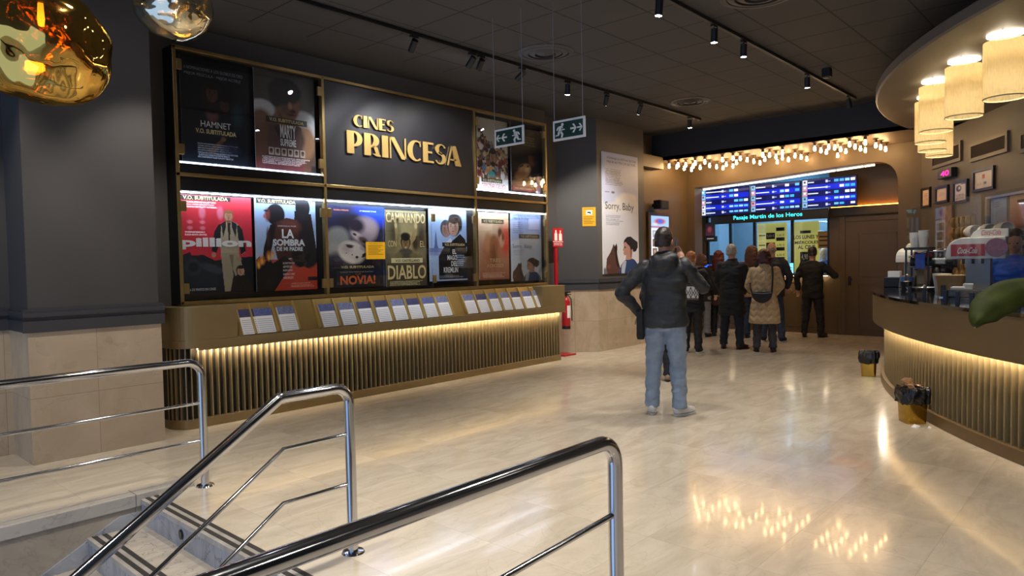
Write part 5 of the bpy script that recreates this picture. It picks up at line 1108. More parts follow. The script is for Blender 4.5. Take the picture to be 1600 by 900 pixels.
# brown bags and popcorn tub
pb = onbarX(1487, 8.85)
t = thing('paper_bag', 'brown paper bag standing open on the bar beside the soda dispenser', 'paper bag', (pb[0], pb[1], ZT)); h = z_at(pb[0], pb[1], 430) - ZT
M_kraft = mat('kraft_paper', '#b58e5c', .7, var=.1, vscale=14)
MB().loft([(pb[0], pb[1], ZT, .10, .12), (pb[0], pb[1], ZT + .6 * h, .11, .13), (pb[0], pb[1], ZT + h, .12, .15)], n=24, sq=6).build('bag_body', M_kraft, t)
MB().loft([(pb[0], pb[1], ZT + h - .002, .11, .14), (pb[0], pb[1], ZT + h + .004, .10, .13)], n=24, sq=6).build('bag_contents', mat('bag_filling', '#c9b08a', .8, var=.3, vscale=50), t)
pq = onbarX(1472, 9.0); t = thing('popcorn_box', 'white printed popcorn box left of the brown paper bag', 'popcorn box', (pq[0], pq[1], ZT))
MB().loft([(pq[0], pq[1], ZT, .06, .06), (pq[0], pq[1], ZT + .2, .085, .085)], n=24, sq=8).build('box_body', M_white, t); MB().box(pq[0] - .064, pq[0] - .06, pq[1] - .04, pq[1] + .04, ZT + .05, ZT + .14).build('printed_front', M_tx_grey, t)
# small things on the far end of the bar
pn = onbarX(1398, 10.15); t = thing('napkin_dispenser', 'black napkin holder with white napkins at the far end of the bar', 'napkin holder', (pn[0], pn[1], ZT))
hn = z_at(pn[0], pn[1], 433) - ZT
MB().box(pn[0] - .09, pn[0] + .09, pn[1] - .11, pn[1] + .11, ZT, ZT + hn).build('holder', M_black, t, bevel=.008); MB().box(pn[0] - .05, pn[0] + .05, pn[1] - .07, pn[1] + .07, ZT + hn, ZT + hn + .08).build('napkins', M_paper, t)
o = MB().box(pn[0] - .2, pn[0] - .12, pn[1] - .22, pn[1] - .1, ZT, ZT + .09).build('sweet_box', mat('red_box', '#9c3a35', .5, var=.2, vscale=30)); tag(o, 'small red packet beside the black napkin holder', 'packet'); recentre(o)
pk = onbarX(1417, 9.95); t = thing('card_terminal', 'dark card payment terminal tilted on the bar near the napkin holder', 'card terminal', (pk[0], pk[1], ZT))
MB().hexa([(pk[0] - .05, pk[1] - .09, ZT), (pk[0] + .12, pk[1] - .09, ZT), (pk[0] + .12, pk[1] + .09, ZT), (pk[0] - .05, pk[1] + .09, ZT)], [(pk[0] + .02, pk[1] - .09, ZT + .14), (pk[0] + .10, pk[1] - .09, ZT + .16), (pk[0] + .10, pk[1] + .09, ZT + .16), (pk[0] + .02, pk[1] + .09, ZT + .14)]).build('terminal_body', M_black, t, bevel=.006)
MB().hexa([(pk[0] - .036, pk[1] - .07, ZT + .04), (pk[0] - .036, pk[1] + .07, ZT + .04), (pk[0] + .012, pk[1] + .07, ZT + .135), (pk[0] + .012, pk[1] - .07, ZT + .135)], [(pk[0] - .042, pk[1] - .07, ZT + .042), (pk[0] - .042, pk[1] + .07, ZT + .042), (pk[0] + .006, pk[1] + .07, ZT + .138), (pk[0] + .006, pk[1] - .07, ZT + .138)]).build('terminal_screen', mat('terminal_screen', '#2c4a78', .1), t)
pu = onbarX(1416, 9.65); t = thing('straw_cup', 'small black tub with a pale filling in front of the card terminal', 'tub', (pu[0], pu[1], ZT))
MB().lathe([(.001, 0), (.05, 0), (.065, .09), (.06, .09), (.056, .07), (.001, .07)], n=20).build('tub_body', M_black, t, True, local=True, ang=40); MB().ell((0, 0, .075), (.055, .055, .02)).build('filling', mat('cream_filling', '#cbb79a', .7, var=.2, vscale=60), t, True, local=True)
py = onbarX(1445, 9.4); t = thing('round_tray', 'round metal tray on the bar behind the card terminal', 'tray', (py[0], py[1], ZT))
MB().lathe([(.001, .012), (.17, .012), (.19, .03), (.2, .03), (.18, 0), (.001, 0)], n=36).build('tray_dish', M_steelr, t, True, local=True, ang=40); MB().lathe([(.02, .012), (.02, .06), (.012, .062), (.001, .062)], n=16).build('tray_knob', M_steelr, t, True, local=True)
for k, (u, v) in enumerate(((1474, 465), (1590, 478))):
    p = onbar(u, v); t = thing('glass_clamp_post', ['short black post on the bar edge under the popcorn box', 'short black post on the bar edge near the right of the view'][k], 'post', (p[0], p[1], ZT))
    MB().box(-.02, .02, -.02, .02, 0, .12).build('post_body', M_black, t, bevel=.003, local=True); MB().box(-.03, .03, -.03, .03, 0, .008).build('post_foot', M_steelr, t, local=True)
pz = onbar(1509, 464); t = thing('sauce_tray', 'black patterned tray with packets at the foot of the soda dispenser', 'tray', (pz[0], pz[1], ZT), rzd)
MB().box(-.16, .16, -.08, .08, 0, .07).build('tray_body', mat('tray_pattern', '#3c3b3a', .3, var=.8, vscale=40), t, bevel=.006, local=True); MB().box(-.12, .0, -.05, .05, .07, .1).box(-.02, .06, -.04, .04, .07, .13).build('packets', M_paper, t, bevel=.008, local=True)
pw = onbar(1583, 470); t = thing('service_till', 'pale till box with a grey screen on the bar, right edge of view', 'till', (pw[0], pw[1], ZT), rzd)
MB().box(-.18, .18, -.14, .14, 0, .10).build('till_body', mat('till_grey', '#a3a19c', .4, var=.05), t, bevel=.01, local=True); MB().box(-.12, .14, -.145, -.14, .03, .08).build('till_screen', mat('till_dark', '#343a46', .15), t, local=True)

# bins beside the bar
def bin_(label, u, v, trash, rz, ht=.40):
    p = fl(u, v); q_ = np.array([p[0] - BC[0], p[1] - BC[1]]); q_ *= 8.245 / np.linalg.norm(q_); p = np.array([BC[0] + q_[0], BC[1] + q_[1], 0]); t = thing('waste_bin', label, 'waste bin', p, rz); m = mat('gold_bin', '#b08d3c', .16, 1., var=.1, vscale=8)
    MB().loft([(0, 0, .0, .115, .115), (0, 0, .29, .13, .13)], n=28, sq=7).build('bin_body', m, t, True, ang=40, local=True)
    mb = MB(); rng = random.Random(u)
    rings = [(0, 0, .20, .125, .125), (0, 0, .21, .145, .145), (0, 0, .27, .162, .158), (0, 0, .34, .158, .16), (0, 0, .375, .148, .15), (0, 0, .36, .12, .12), (0, 0, .30, .11, .11)]
    rr_ = []
    for (A, B) in zip(rings[:-1], rings[1:]):
        for q in range(4): rr_.append(tuple(a + (b - a) * q / 4 for a, b in zip(A, B)))
    rr_.append(rings[-1]); mb.loft(rr_, 80, 4)
    def crumple(x, y, z):
        f = mnoise.noise(Vector((x * 26, y * 26, z * 8 + u))) + .6 * mnoise.noise(Vector((x * 55, y * 55, z * 22 + u))); w = 1 + .16 * f
        return (x * w, y * w, z + .035 * mnoise.noise(Vector((x * 12, y * 12 + 3, u))) * (1 if z < .3 else .7) + .01 * mnoise.noise(Vector((x * 40, y * 40, z * 30))))
    mb.v = [crumple(*p_) for p_ in mb.v]
    mb.build('bin_liner', mat('black_bag', '#0e0e10', .22, var=.1, bump=.4, bscale=60), t, True, local=True)
    if trash:
        mb = MB()
        for k in range(7):
            a = rng.random() * 6.28; x, y = .06 * math.cos(a), .06 * math.sin(a); z = .33 + .06 * rng.random(); s = .05 + .02 * rng.random()
            P4 = [(x + s * math.cos(a + q), y + s * math.sin(a + q), z + .04 * rng.random() + (.04 if q > 2 else 0)) for q in (0, 1.5, 3.1, 4.6)]; mb.prism(P4, (.012 * rng.random(), .01, .01))
        mb.build('crumpled_paper', mat('crumpled_kraft', '#8c6a48', .8, var=.25, vscale=20), t, local=True)
    return t
nb_ = bin_('near square gold waste bin with black liner and crumpled brown paper, against the bar', 1446, 660, True, R(38)); nb_.scale = (.76, .76, .86)
fb_ = bin_('far square gold waste bin with black liner at the end of the bar', 1370, 588, False, R(12)); fb_.scale = (.70, .70, .84)
for k, (u, v, lb) in enumerate(((1430, 667, 'white paper scrap on the floor in front of the near gold bin'), (1452, 669, 'small pale crumb of litter on the floor right of the paper scrap'))):
    p = fl(u, v); mb = MB(); s = .05 if k == 0 else .022
    mb.hexa([(p[0] - s, p[1] - s * .5, .001), (p[0] + s, p[1] - s * .6, .001), (p[0] + s * .9, p[1] + s * .4, .001), (p[0] - s * .8, p[1] + s * .5, .001)], [(p[0] - s * .9, p[1] - s * .4, .012), (p[0] + s * .8, p[1] - s * .5, .006), (p[0] + s * .8, p[1] + s * .3, .016), (p[0] - s * .7, p[1] + s * .4, .008)])
    o = mb.build('litter', M_paper); tag(o, lb, 'litter'); recentre(o)

# ---- things on the wall behind the bar
def wfr(uL, vT, uR, vB, d=0.): return fr_plane(RP + RN * d, RN, RD, uL, vT, uR, vB)
M_fr = mat('dark_frame', '#2a1d16', .3, var=.08)
def cert(label, box, pa, lines=None):
    F = wfr(*box); t = thing('framed_certificate', label, 'framed certificate', F.rel(.5, 1))
    b = .07
    fm = MB(); w = .035
    fm.fbox(F, 0, F.W, 0, w, 0, .03).fbox(F, 0, F.W, F.H - w, F.H, 0, .03).fbox(F, 0, w, w, F.H - w, 0, .03).fbox(F, F.W - w, F.W, w, F.H - w, 0, .03).build('frame', M_fr, t)
    a = MB().fbox(F, w, F.W - w, w, F.H - w, 0, .008).build('paper_sheet', M_paper, t); pa.mesh(F, 'print', M_print, t, .010, w / F.W, w / F.H, 1 - w / F.W, 1 - w / F.H)
cert('narrow framed certificate, leftmost on the wall behind the bar', (1441.5, 295, 1455.5, 326), Paint('#e6c9b0', '#d9b79c', 16, 30).lines(.2, .2, .8, .7, 6, '#b5988a'))
cert('second framed certificate from the left behind the bar', (1463.5, 293, 1483.5, 319), Paint('#e3ccba', '#dcc2ae', 26, 30).lines(.2, .3, .8, .6, 5, '#9a97b0'))
cert('framed notice with a dark blue emblem, third from the left behind the bar', (1491.5, 284.5, 1514, 319), Paint('#e6e0e4', '#e0d8da', 30, 40).ell(.32, .3, .24, .2, '#474a86', .2).ell(.38, .28, .10, .1, '#e6e0e4', .3).rect(.55, .03, .95, .1, '#6c7cb0').lines(.1, .62, .9, .95, 5, '#4a4a5c'))
cert('largest and highest framed certificate behind the bar, with a red mark', (1522.5, 267, 1555.5, 301), Paint('#e2d6cc', '#dccfc4', 36, 36).rect(.42, .2, .55, .45, '#b0403a').rect(.5, .65, .65, .77, '#3d4a78').lines(.1, .7, .45, .78, 2, '#9a8f90'))
def grille(label, box):
    F = wfr(*box); t = thing('air_grille', label, 'air grille', F.rel(.5, 1)); w = .05; M = mat('grille_paint', '#5f554c', .5, var=.04)
    MB().fbox(F, 0, F.W, 0, w, 0, .03).fbox(F, 0, F.W, F.H - w, F.H, 0, .03).fbox(F, 0, w, w, F.H - w, 0, .03).fbox(F, F.W - w, F.W, w, F.H - w, 0, .03).build('frame', M, t)
    MB().fbox(F, w, F.W - w, w, F.H - w, 0, .004).build('duct_back', mat('duct_dark', '#1e1b19', .8), t)
    n = 13
    for k in range(n):
        v = w + (F.H - 2 * w) * (k + .5) / n; MB().hexa([F(w, v - .006, .022), F(F.W - w, v - .006, .022), F(F.W - w, v + .006, .008), F(w, v + .006, .008)], [F(w, v - .004, .026), F(F.W - w, v - .004, .026), F(F.W - w, v + .008, .012), F(w, v + .008, .012)]).build('louvre', M, t)
grille('air grille partly behind the mesh lamps, left of the three on the wall', (1458, 236, 1504, 265))
grille('large air grille in the middle, above the highest certificate', (1518, 224.5, 1577.5, 254))
grille('air grille cut by the right edge of the view', (1596, 206, 1660, 240))
Fn = wfr(1470.5, 267, 1492, 281, .03)
t = thing('queue_number_display', 'small black electronic number display with pink digits behind the bar', 'display', Fn.rel(.5, 1)); MB().fbox(Fn, 0, Fn.W, 0, Fn.H, -.03, .05).build('housing', M_black, t, bevel=.006)
mb = MB(); rtext(mb, Fn, '40', .24, .2, .86, .8, d=.053, bold=.02); mb.build('digits', emat('led_pink', '#ff2a7a', 2.5), t)
# glazed case with two posters at the right edge
Fg = wfr(1547.5, 308, 1660, 364)
t = thing('poster_case', 'silver framed wall case with two posters at the right edge of the view', 'poster case', Fg.rel(.5, 1))
w = .03; MB().fbox(Fg, 0, Fg.W, 0, w, 0, .06).fbox(Fg, 0, Fg.W, Fg.H - w, Fg.H, 0, .06).fbox(Fg, 0, w, w, Fg.H - w, 0, .06).fbox(Fg, Fg.W - w, Fg.W, w, Fg.H - w, 0, .06).build('case_frame', M_steelr, t)
MB().fbox(Fg, w, Fg.W - w, w, Fg.H - w, 0, .01).build('case_back', mat('case_grey', '#77736d', .5), t)
for k, (u0, u1, pa, lb) in enumerate(((.03, .28, Paint('#a9b8de', '#7f868e', 30, 50).lines(.1, .1, .7, .3, 3, '#5d6890').lines(.1, .4, .7, .7, 5, '#8791b0').ell(.6, .9, .4, .15, '#5d6a72', .5), 'pale blue small poster in the silver wall case'), (.33, .60, Paint('#d9b08c', '#9a5a48', 30, 50).rect(.4, .16, .95, .24, '#4b3b30').ell(.8, .5, .3, .3, '#b85a48', .7), 'orange small poster in the silver wall case'))):
    F2 = Fr(Fg.rel(u0, .06, .014), Fg.ux, Fg.n, (u1 - u0) * Fg.W, .88 * Fg.H); o = MB().fbox(F2, 0, F2.W, 0, F2.H, -.003, 0).build('film_poster', M_paper); recentre(o); tag(o, lb, 'poster'); pa.mesh(F2, 'artwork', M_print, o, .0015)
# quilted panels and a patterned strip on the back wall
M_quilt = mat('quilted_ochre', '#9a7a45', .55, var=.25, vscale=14, bump=.6, bscale=14)
for k, (bx, lb) in enumerate((((1490.5, 340, 1521, 470), 'quilted ochre upholstered panel behind the bar, near the soda dispenser'),)):
    F = wfr(*bx, .02); mb = MB(); nu, nv = 4, max(3, int(4 * F.H / F.W))
    mb.fbox(F, 0, F.W, 0, F.H, -.02, .03)
    for i in range(nu):
        for j in range(nv):
            c = F.rel((i + .5) / nu, (j + .5) / nv, .03); mb.ell(c, (F.W / nu * .5, F.W / nu * .5 * .6, F.H / nv * .5), nu=10, nv=6)
    o = mb.build('quilted_panel', M_quilt, smooth=True, ang=50); recentre(o); tag(o, lb, 'upholstered panel')
F = wfr(1474, 323, 1489.5, 430, .01)
o = MB().fbox(F, 0, F.W, 0, F.H, -.01, .02).build('patterned_panel', mat('pink_pattern', '#8e7468', .6, var=.35, vscale=9)); recentre(o); tag(o, 'narrow pinkish patterned panel on the wall behind the bar', 'wall panel')
# plant leaf reaching in from the right
pl0 = CAM + ray(1530, 512) / np.linalg.norm(ray(1530, 512)) * 3.2
t = None
def leafpt(u, v, d): r = ray(u, v); return CAM + r / np.linalg.norm(r) * d
spine = [leafpt(u, v, d) for u, v, d in ((1690, 440, 3.5), (1640, 447, 3.42), (1600, 455, 3.35), (1572, 464, 3.28), (1550, 476, 3.22), (1537, 488, 3.18), (1528, 500, 3.14), (1523, 512, 3.12))]
wid = [.01, .04, .055, .062, .062, .052, .034, .003]
hd = np.array([rx.x, rx.y, 0]); mb = MB(); vs = []; nS = 8
pot = (spine[0][0] + .55, spine[0][1] - .38)
def spl(i, t):
    a, b, c, d = [spine[min(max(i + k, 0), len(spine) - 1)] for k in (-1, 0, 1, 2)]
    return .5 * (2 * b + (c - a) * t + (2 * a - 5 * b + 4 * c - d) * t * t + (3 * b - a - 3 * c + d) * t ** 3)
SP = []; WD = []
for i in range(len(spine) - 1):
    for k in range(5): SP.append(spl(i, k / 5)); WD.append(wid[i] * (1 - k / 5) + wid[i + 1] * k / 5)
SP.append(spine[-1]); WD.append(wid[-1])
rows = []
for i, (p, w) in enumerate(zip(SP, WD)):
    tg = nrm(SP[min(i + 1, len(SP) - 1)] - SP[max(i - 1, 0)]); vw = nrm(p - CAM); sd_ = nrm(np.cross(tg, vw)); nn = np.cross(sd_, tg)
    w = w * (1 + .03 * math.sin(i * .55))
    rows.append([p + sd_ * w * s_ + nn * (-.030 * (1 - abs(s_)) + .004 * math.sin(i * .5 + s_ * 2)) for s_ in (-1, -.66, -.33, 0, .33, .66, 1)])
V_ = [q for r_ in rows for q in r_]; n_ = 7
mb.add(V_, [(i * n_ + k, i * n_ + k + 1, (i + 1) * n_ + k + 1, (i + 1) * n_ + k) for i in range(len(rows) - 1) for k in range(n_ - 1)])
t = thing('potted_plant', 'broad green plant leaf reaching in from the right edge in front of the bar', 'plant', (pot[0], pot[1], 0))
lf = mb.build('leaf', mat('leaf_green', '#33390f', .7, spec=.15, var=.3, vscale=14), t, True); sm = lf.modifiers.new('thick', 'SOLIDIFY'); sm.thickness = .003
MB().tube(SP[::3] + [SP[-1]], .0035, 8).build('midrib', mat('leaf_rib', '#7c8440', .45), t, True)
MB().tube([SP[0], (pot[0] - .1, pot[1] + .05, SP[0][2] - .12), (pot[0], pot[1], .42)], .007, 8).build('stem', mat('leaf_stem', '#4f5a2c', .5), t, True)
MB().lathe([(.001, 0), (.15, 0), (.19, .42), (.17, .42), (.165, .38), (.001, .38)], pot, 32).build('pot', mat('pot_grey', '#4a4643', .5, var=.1), t, True, ang=40)

# ================================================================== melted-look pendant lamps, upper left
def blob(label, u, v, depth, r, sq, gold, seed):
    d = ray(u, v); dep = d @ (RM @ np.array([0, 0, 1.])); c = CAM + d * depth / dep
    t = thing('pendant_lamp', label, 'pendant lamp', tuple(c - np.array([0, 0, r * sq])))
    bm = bmesh.new(); bmesh.ops.create_icosphere(bm, subdivisions=6, radius=1)
    for q in bm.verts:
        p = q.co.copy(); k = 1 + .13 * mnoise.noise(p * 1.0 + Vector((seed, 0, 0))) + .055 * mnoise.noise(p * 2.3 + Vector((0, seed, 0)))
        q.co = Vector((p.x * r * k, p.y * r * k, p.z * r * sq * k))
    me = bpy.data.meshes.new('glass_globe'); bm.to_mesh(me); bm.free(); me.transform(Matrix.Translation((0, 0, r * sq)))
    m = bpy.data.materials.new('melted_' + ('gold' if gold else 'silver')); m.use_nodes = True; nt = m.node_tree; N = nt.nodes; L = nt.links; N.remove(N['Principled BSDF'])
    g = N.new('ShaderNodeBsdfGlossy'); g.inputs['Roughness'].default_value = .05; g.inputs['Color'].default_value = (*lin('#dcb35c' if gold else '#ece6cc'), 1)
    tr = N.new('ShaderNodeBsdfTransparent'); tr.inputs['Color'].default_value = (*lin('#b98a3a' if gold else '#cfc4a0'), 1)
    tc = N.new('ShaderNodeTexCoord'); nz = N.new('ShaderNodeTexNoise'); nz.inputs['Scale'].default_value = 3.2; nz.inputs['Distortion'].default_value = 1.5; L.new(tc.outputs['Object'], nz.inputs['Vector'])
    bp_ = N.new('ShaderNodeBump'); bp_.inputs['Strength'].default_value = .22; bp_.inputs['Distance'].default_value = .05; L.new(nz.outputs['Fac'], bp_.inputs['Height']); L.new(bp_.outputs['Normal'], g.inputs['Normal'])
    lw = N.new('ShaderNodeLayerWeight'); lw.inputs['Blend'].default_value = .4
    mx = N.new('ShaderNodeMixShader'); L.new(mathn(nt, 'MULTIPLY_ADD', lw.outputs['Facing'], .10, .91 if gold else .80), mx.inputs[0]); L.new(tr.outputs[0], mx.inputs[1]); L.new(g.outputs[0], mx.inputs[2]); L.new(mx.outputs[0], N['Material Output'].inputs[0])
    link('glass_globe', me, m, t, True)
    MB().lathe([(.001, .0), (.010, .004), (.013, .03), (.011, .06), (.009, .1)], n=16).build('lamp_bulb', emat('filament', '#ffb04a', 60), t, True, local=True).location = (0, 0, r * sq * 1.35)
    MB().cyl((0, 0, r * sq * 1.35 + .09), (0, 0, r * sq * 2.12), .03, n=20).build('lamp_holder', M_black, t, True, local=True, ang=40)
    MB().cyl((0, 0, r * sq * 2.1), (0, 0, ZC - (c[2] - r * sq)), .004, n=8).build('cord', M_black, t, local=True)
    MB().cyl((0, 0, ZC - (c[2] - r * sq) - .03), (0, 0, ZC - (c[2] - r * sq)), .06, n=24).build('ceiling_rose', M_black, t, True, local=True, ang=40)
    L2 = bpy.data.lights.new('lamp_glow', 'POINT'); L2.energy = 3; L2.color = (1, .65, .3); L2.shadow_soft_size = .03
    lo = bpy.data.objects.new('lamp_glow', L2); COL.objects.link(lo); lo.parent = t; lo.location = (0, 0, r * sq * 1.3)
blob('large near gold melted-glass pendant lamp, cut by the left edge of the view', 66, 74, 2.7, .245, .92, True, 3.7)
blob('smaller farther pale gold pendant lamp at the top edge of the view', 271, 12, 4.8, .235, .95, False, 8.2)
# ================================================================== people
M_skin = mat('skin', '#c08f75', .5, var=.06, vscale=12); M_skin2 = mat('skin_pale', '#d2a58c', .5, var=.05, vscale=12)
def cloth(name, col, rough=.75, var=.12, vs=18, bump=.25, bs=90): return mat(name, col, rough, var=var, vscale=vs, bump=bump, bscale=bs)
def hand(mb, w, d, s, curl=.5, grip=False):
    """palm, four unequal bent fingers and a thumb; w wrist, d pointing direction, s = +1 left / -1 right hand"""
    w = Vector(w); d = Vector(d).normalized()
    up = Vector((0, 0, 1)) if abs(d.z) < .8 else Vector((1, 0, 0))
    a = d.cross(up).normalized(); n = a.cross(d).normalized()      # a: across the palm, n: back of the hand
    pc = w + d * .05
    rot = Matrix((d, a, n)).transposed()
    mb.ell(w + d * .045, (.052, .040, .018), rot); mb.cap(w - d * .02, .027, w + d * .02, .026)
    for k, (o, L) in enumerate(((-.030, .062), (-.010, .074), (.010, .070), (.029, .056))):
        p = w + d * .085 + a * o; q = d
        for j in range(3):
            l = L * (.45, .32, .23)[j]; q = (q * math.cos(curl * .55) - n * math.sin(curl * .55)).normalized(); p2 = p + q * l; mb.cap(p, .0088 - .001 * j, p2, .0080 - .001 * j); p = p2
    p = w + d * .03 + a * (-.034 * s); q = (d * .6 - a * s * .75 - n * .3).normalized(); p1 = p + q * .038; mb.cap(p, .0115, p1, .0095); q = (q + d * .6 - n * .4).normalized(); mb.cap(p1, .0095, p1 + q * .032, .008)
DEF = dict(la=((-.03, .27, 1.16), (.04, .27, .93), (.1, 0, -1)), ra=((-.03, -.27, 1.16), (.04, -.27, .93), (.1, 0, -1)), lf=(0, .105, 0), rf=(0, -.105, 0), toe_l=8, toe_r=-8, head=0, nod=0, stout=1.)
def person(label, feet, head_v, heading, skin=None, hair=None, hairstyle='short', top=None, trousers=None, shoes=None, sole=None, hem=.82, flare=1., hood=False, collar=False, leg_r=1., pose=None, eyes=False, extra=None, vox=.0075, group=None, XY=None, h=None, scalp=None):
    ps = dict(DEF); ps.update(pose or {})
    X, Y = XY if XY is not None else fl(*feet)[:2]
    if h is None: h = z_at(X, Y, head_v)
    k = h / 1.765
    t = thing('person', label, 'person', (X, Y, 0), R(heading), group)
    def sc(mb): mb.v = [(x * k, y * k, z * k) for x, y, z in mb.v]; return mb
    st = ps['stout']; hr = Matrix.Rotation(R(ps['head']), 3, 'Z') @ Matrix.Rotation(R(ps['nod']), 3, 'Y'); hc = Vector((.015, 0, 1.56))
    def hp(x, y, z): return hc + hr @ (Vector((x, y, z)) - hc)
    lean = ps.get('lean', 0.)
    # ---- body
    b = MB()
    b.loft([(0, 0, .84, .09, .15), (0, 0, .95, .105, .165), (0, 0, 1.08, .09, .14), (.01, 0, 1.25, .11, .16), (.0, 0, 1.38, .10, .17), (-.01, 0, 1.46, .06, .10)])
    b.cap((-.01, 0, 1.43), .062, hp(.005, 0, 1.57), .055)
    b.ell(hp(.01, 0, 1.655), (.098, .077, .112), hr); b.ell(hp(.045, 0, 1.595), (.062, .056, .062), hr); b.ell(hp(.108, 0, 1.632), (.020, .013, .024), hr); b.ell(hp(.092, 0, 1.585), (.016, .024, .008), hr); b.ell(hp(.08, 0, 1.548), (.022, .024, .018), hr); b.ell(hp(.088, 0, 1.668), (.02, .05, .012), hr)
    for s in (1, -1): b.ell(hp(.0, .079 * s, 1.632), (.022, .011, .033), hr)
    for s, A, f in ((1, 'la', 'lf'), (-1, 'ra', 'rf')):
        e, w, d = ps[A]; b.cap((0, .17 * s * st, 1.41), .055, e, .043); b.cap(e, .041, w, .028); hand(b, w, d, s, ps.get('curl', .5))
        fx_, fy_, _ = ps[f]; kn = ((fx_ * .5 + .02), (.095 * s + fy_) / 2, .49); b.cap((0, .09 * s, .88), .085, kn, .056); b.cap(kn, .055, (fx_ - .02, fy_, .09), .04); tr = R(ps['toe_l' if s > 0 else 'toe_r']); b.cap((fx_ - .02, fy_, .05), .035, (fx_ + .12 * math.cos(tr), fy_ + .12 * math.sin(tr), .035), .028)
    solid('body', sc(b), skin or M_skin, t, vox, 3)
    # ---- trousers
    b = MB()
    b.loft([(0, 0, .80, .12 * st, .17 * st), (-.01, 0, .90, .135 * st, .18 * st), (0, 0, 1.0, .125 * st, .168 * st), (0, 0, 1.03, .12 * st, .165 * st)])
    for s, f in ((1, 'lf'), (-1, 'rf')):
        fx_, fy_, _ = ps[f]; kn = ((fx_ * .5 + .015), (.095 * s + fy_) / 2, .49)
        b.cap((-.005, .088 * s, .86), .105 * leg_r, kn, .078 * leg_r); b.cap(kn, .078 * leg_r, (fx_ - .02, fy_, .17), .066 * leg_r); b.cyl((fx_ - .02, fy_, .17), (fx_ - .022, fy_, .075), .066 * leg_r, .068 * leg_r, 16)
    solid('trousers', sc(b), trousers, t, .011, 2, fold=.012, fscale=8, seed=X)
    # ---- shoes
    for s, f in ((1, 'lf'), (-1, 'rf')):
        fx_, fy_, _ = ps[f]; tr = R(ps['toe_l' if s > 0 else 'toe_r']); rot = Matrix.Rotation(tr, 3, 'Z'); o = Vector((fx_ - .02, fy_, 0))
        b = MB(); b.ell(o + rot @ Vector((.075, 0, .048)), (.125, .046, .038), rot); b.ell(o + rot @ Vector((-.01, 0, .07)), (.068, .046, .062), rot); b.ell(o + rot @ Vector((.05, 0, .06)), (.07, .042, .045), rot)
        so = solid('shoe', sc(b), shoes, t, .008, 3)
        b = MB(); out = []
        for q in range(24):
            a = 2 * PI * q / 24; out.append(o + rot @ Vector((.065 + .138 * math.cos(a), .049 * math.sin(a) * (1 + .1 * math.cos(a)), .001)))
        b.prism(out, (0, 0, .022)); sc(b).build('sole', sole or M_black, so, local=True, bevel=.004)
    # ---- top
    b = MB(); q = flare
    sh = [(0, 0, hem, .145 * st * q, .20 * st * q), (0, 0, hem + .03, .15 * st * q, .205 * st * q)]
    if hem < .7: sh.append((0, 0, .80, .15 * st * (q + 1) / 2, .20 * st * (q + 1) / 2))
    sh += [(0, 0, 1.0, .145 * st, .19 * st), (.005, 0, 1.12, .14 * st, .19 * st), (.01, 0, 1.28, .145 * st, .20 * st), (0, 0, 1.38, .125 * st, .20 * st), (-.01, 0, 1.45, .085, .15), (-.012, 0, 1.495, .07, .085)]
    b.loft(sh, 28, 2.3)
    for s, A in ((1, 'la'), (-1, 'ra')):
        e, w, d = ps[A]; wv = Vector(e) + (Vector(w) - Vector(e)) * .97; b.cap((0, .175 * s * st, 1.405), .078, e, .066); b.cap(e, .064, wv, .047)
    if hood:
        b.ell((-.085, 0, 1.43), (.075, .135, .085)); b.ell((-.07, .07, 1.47), (.06, .06, .055)); b.ell((-.07, -.07, 1.47), (.06, .06, .055)); b.loft([(0, 0, 1.46, .085, .10), (.0, 0, 1.545, .078, .082)])
    if collar: b.loft([(-.005, 0, 1.45, .09, .11), (.0, 0, 1.53, .078, .08)])
    tp = solid('jacket' if hem > .55 else 'coat', sc(b), top, t, .012, 2, fold=.016 if hem > .55 else .008, fscale=5.5, seed=Y)
    if extra: extra(t, tp, k)
    # ---- hair
    if hair is not None:
        b = MB()
        if hairstyle in ('short', 'bald'):
            if hairstyle == 'short':
                b.ell(hp(-.006, 0, 1.672), (.105, .086, .112), hr); b.ell(hp(-.038, 0, 1.625), (.072, .080, .075), hr)
            else: b.ell(hp(-.014, 0, 1.640), (.098, .0815, .07), hr)
            o_ = solid('hair', sc(b), hair, t, .008, 2, fold=.004, fscale=22)
            # trim off the face side
            bm = bmesh.new(); bm.from_mesh(o_.data)
            dl = []
            inv = hr.inverted()
            for v in bm.verts:
                p = inv @ (Vector((v.co.x / k, v.co.y / k, v.co.z / k)) - hc) + hc
                if (p.x > .045 and p.z < 1.712) or p.z < 1.585 or (p.x > .0 and p.z < 1.65) or (hairstyle == 'bald' and p.z > 1.70): dl.append(v)
            bmesh.ops.delete(bm, geom=dl, context='VERTS'); bm.to_mesh(o_.data); bm.free()
            sm = o_.modifiers.new('thick', 'SOLIDIFY'); sm.thickness = .008
        else:
            L = {'bob': 1.53, 'long': 1.36}[hairstyle]
            b.ell(hp(-.015, 0, 1.672), (.120, .108, .120), hr); b.loft([(*hp(-.055, 0, L)[:2], L, .05, .10), (*hp(-.05, 0, L + .03)[:2], L + .03, .08, .125), (*hp(-.045, 0, 1.60)[:2], 1.60, .09, .128), (*hp(-.03, 0, 1.70)[:2], 1.70, .09, .11)], 22)
            o_ = solid('hair', sc(b), hair, t, .009, 2, fold=.010, fscale=12)
    if eyes:
        for s in (1, -1):
            e1 = MB(); e1.ell(hp(.093, .031 * s, 1.647), (.009, .012, .007), hr, 12, 8); sc(e1).build('eye', mat('eye_dark', '#2a211d', .2), t, True, local=True)
    return t, k
def W(t, k, p):
    c, s = math.cos(t.rotation_euler.z), math.sin(t.rotation_euler.z); x, y, z = p[0] * k, p[1] * k, p[2] * k
    return np.array([t.location.x + c * x - s * y, t.location.y + s * x + c * y, z])
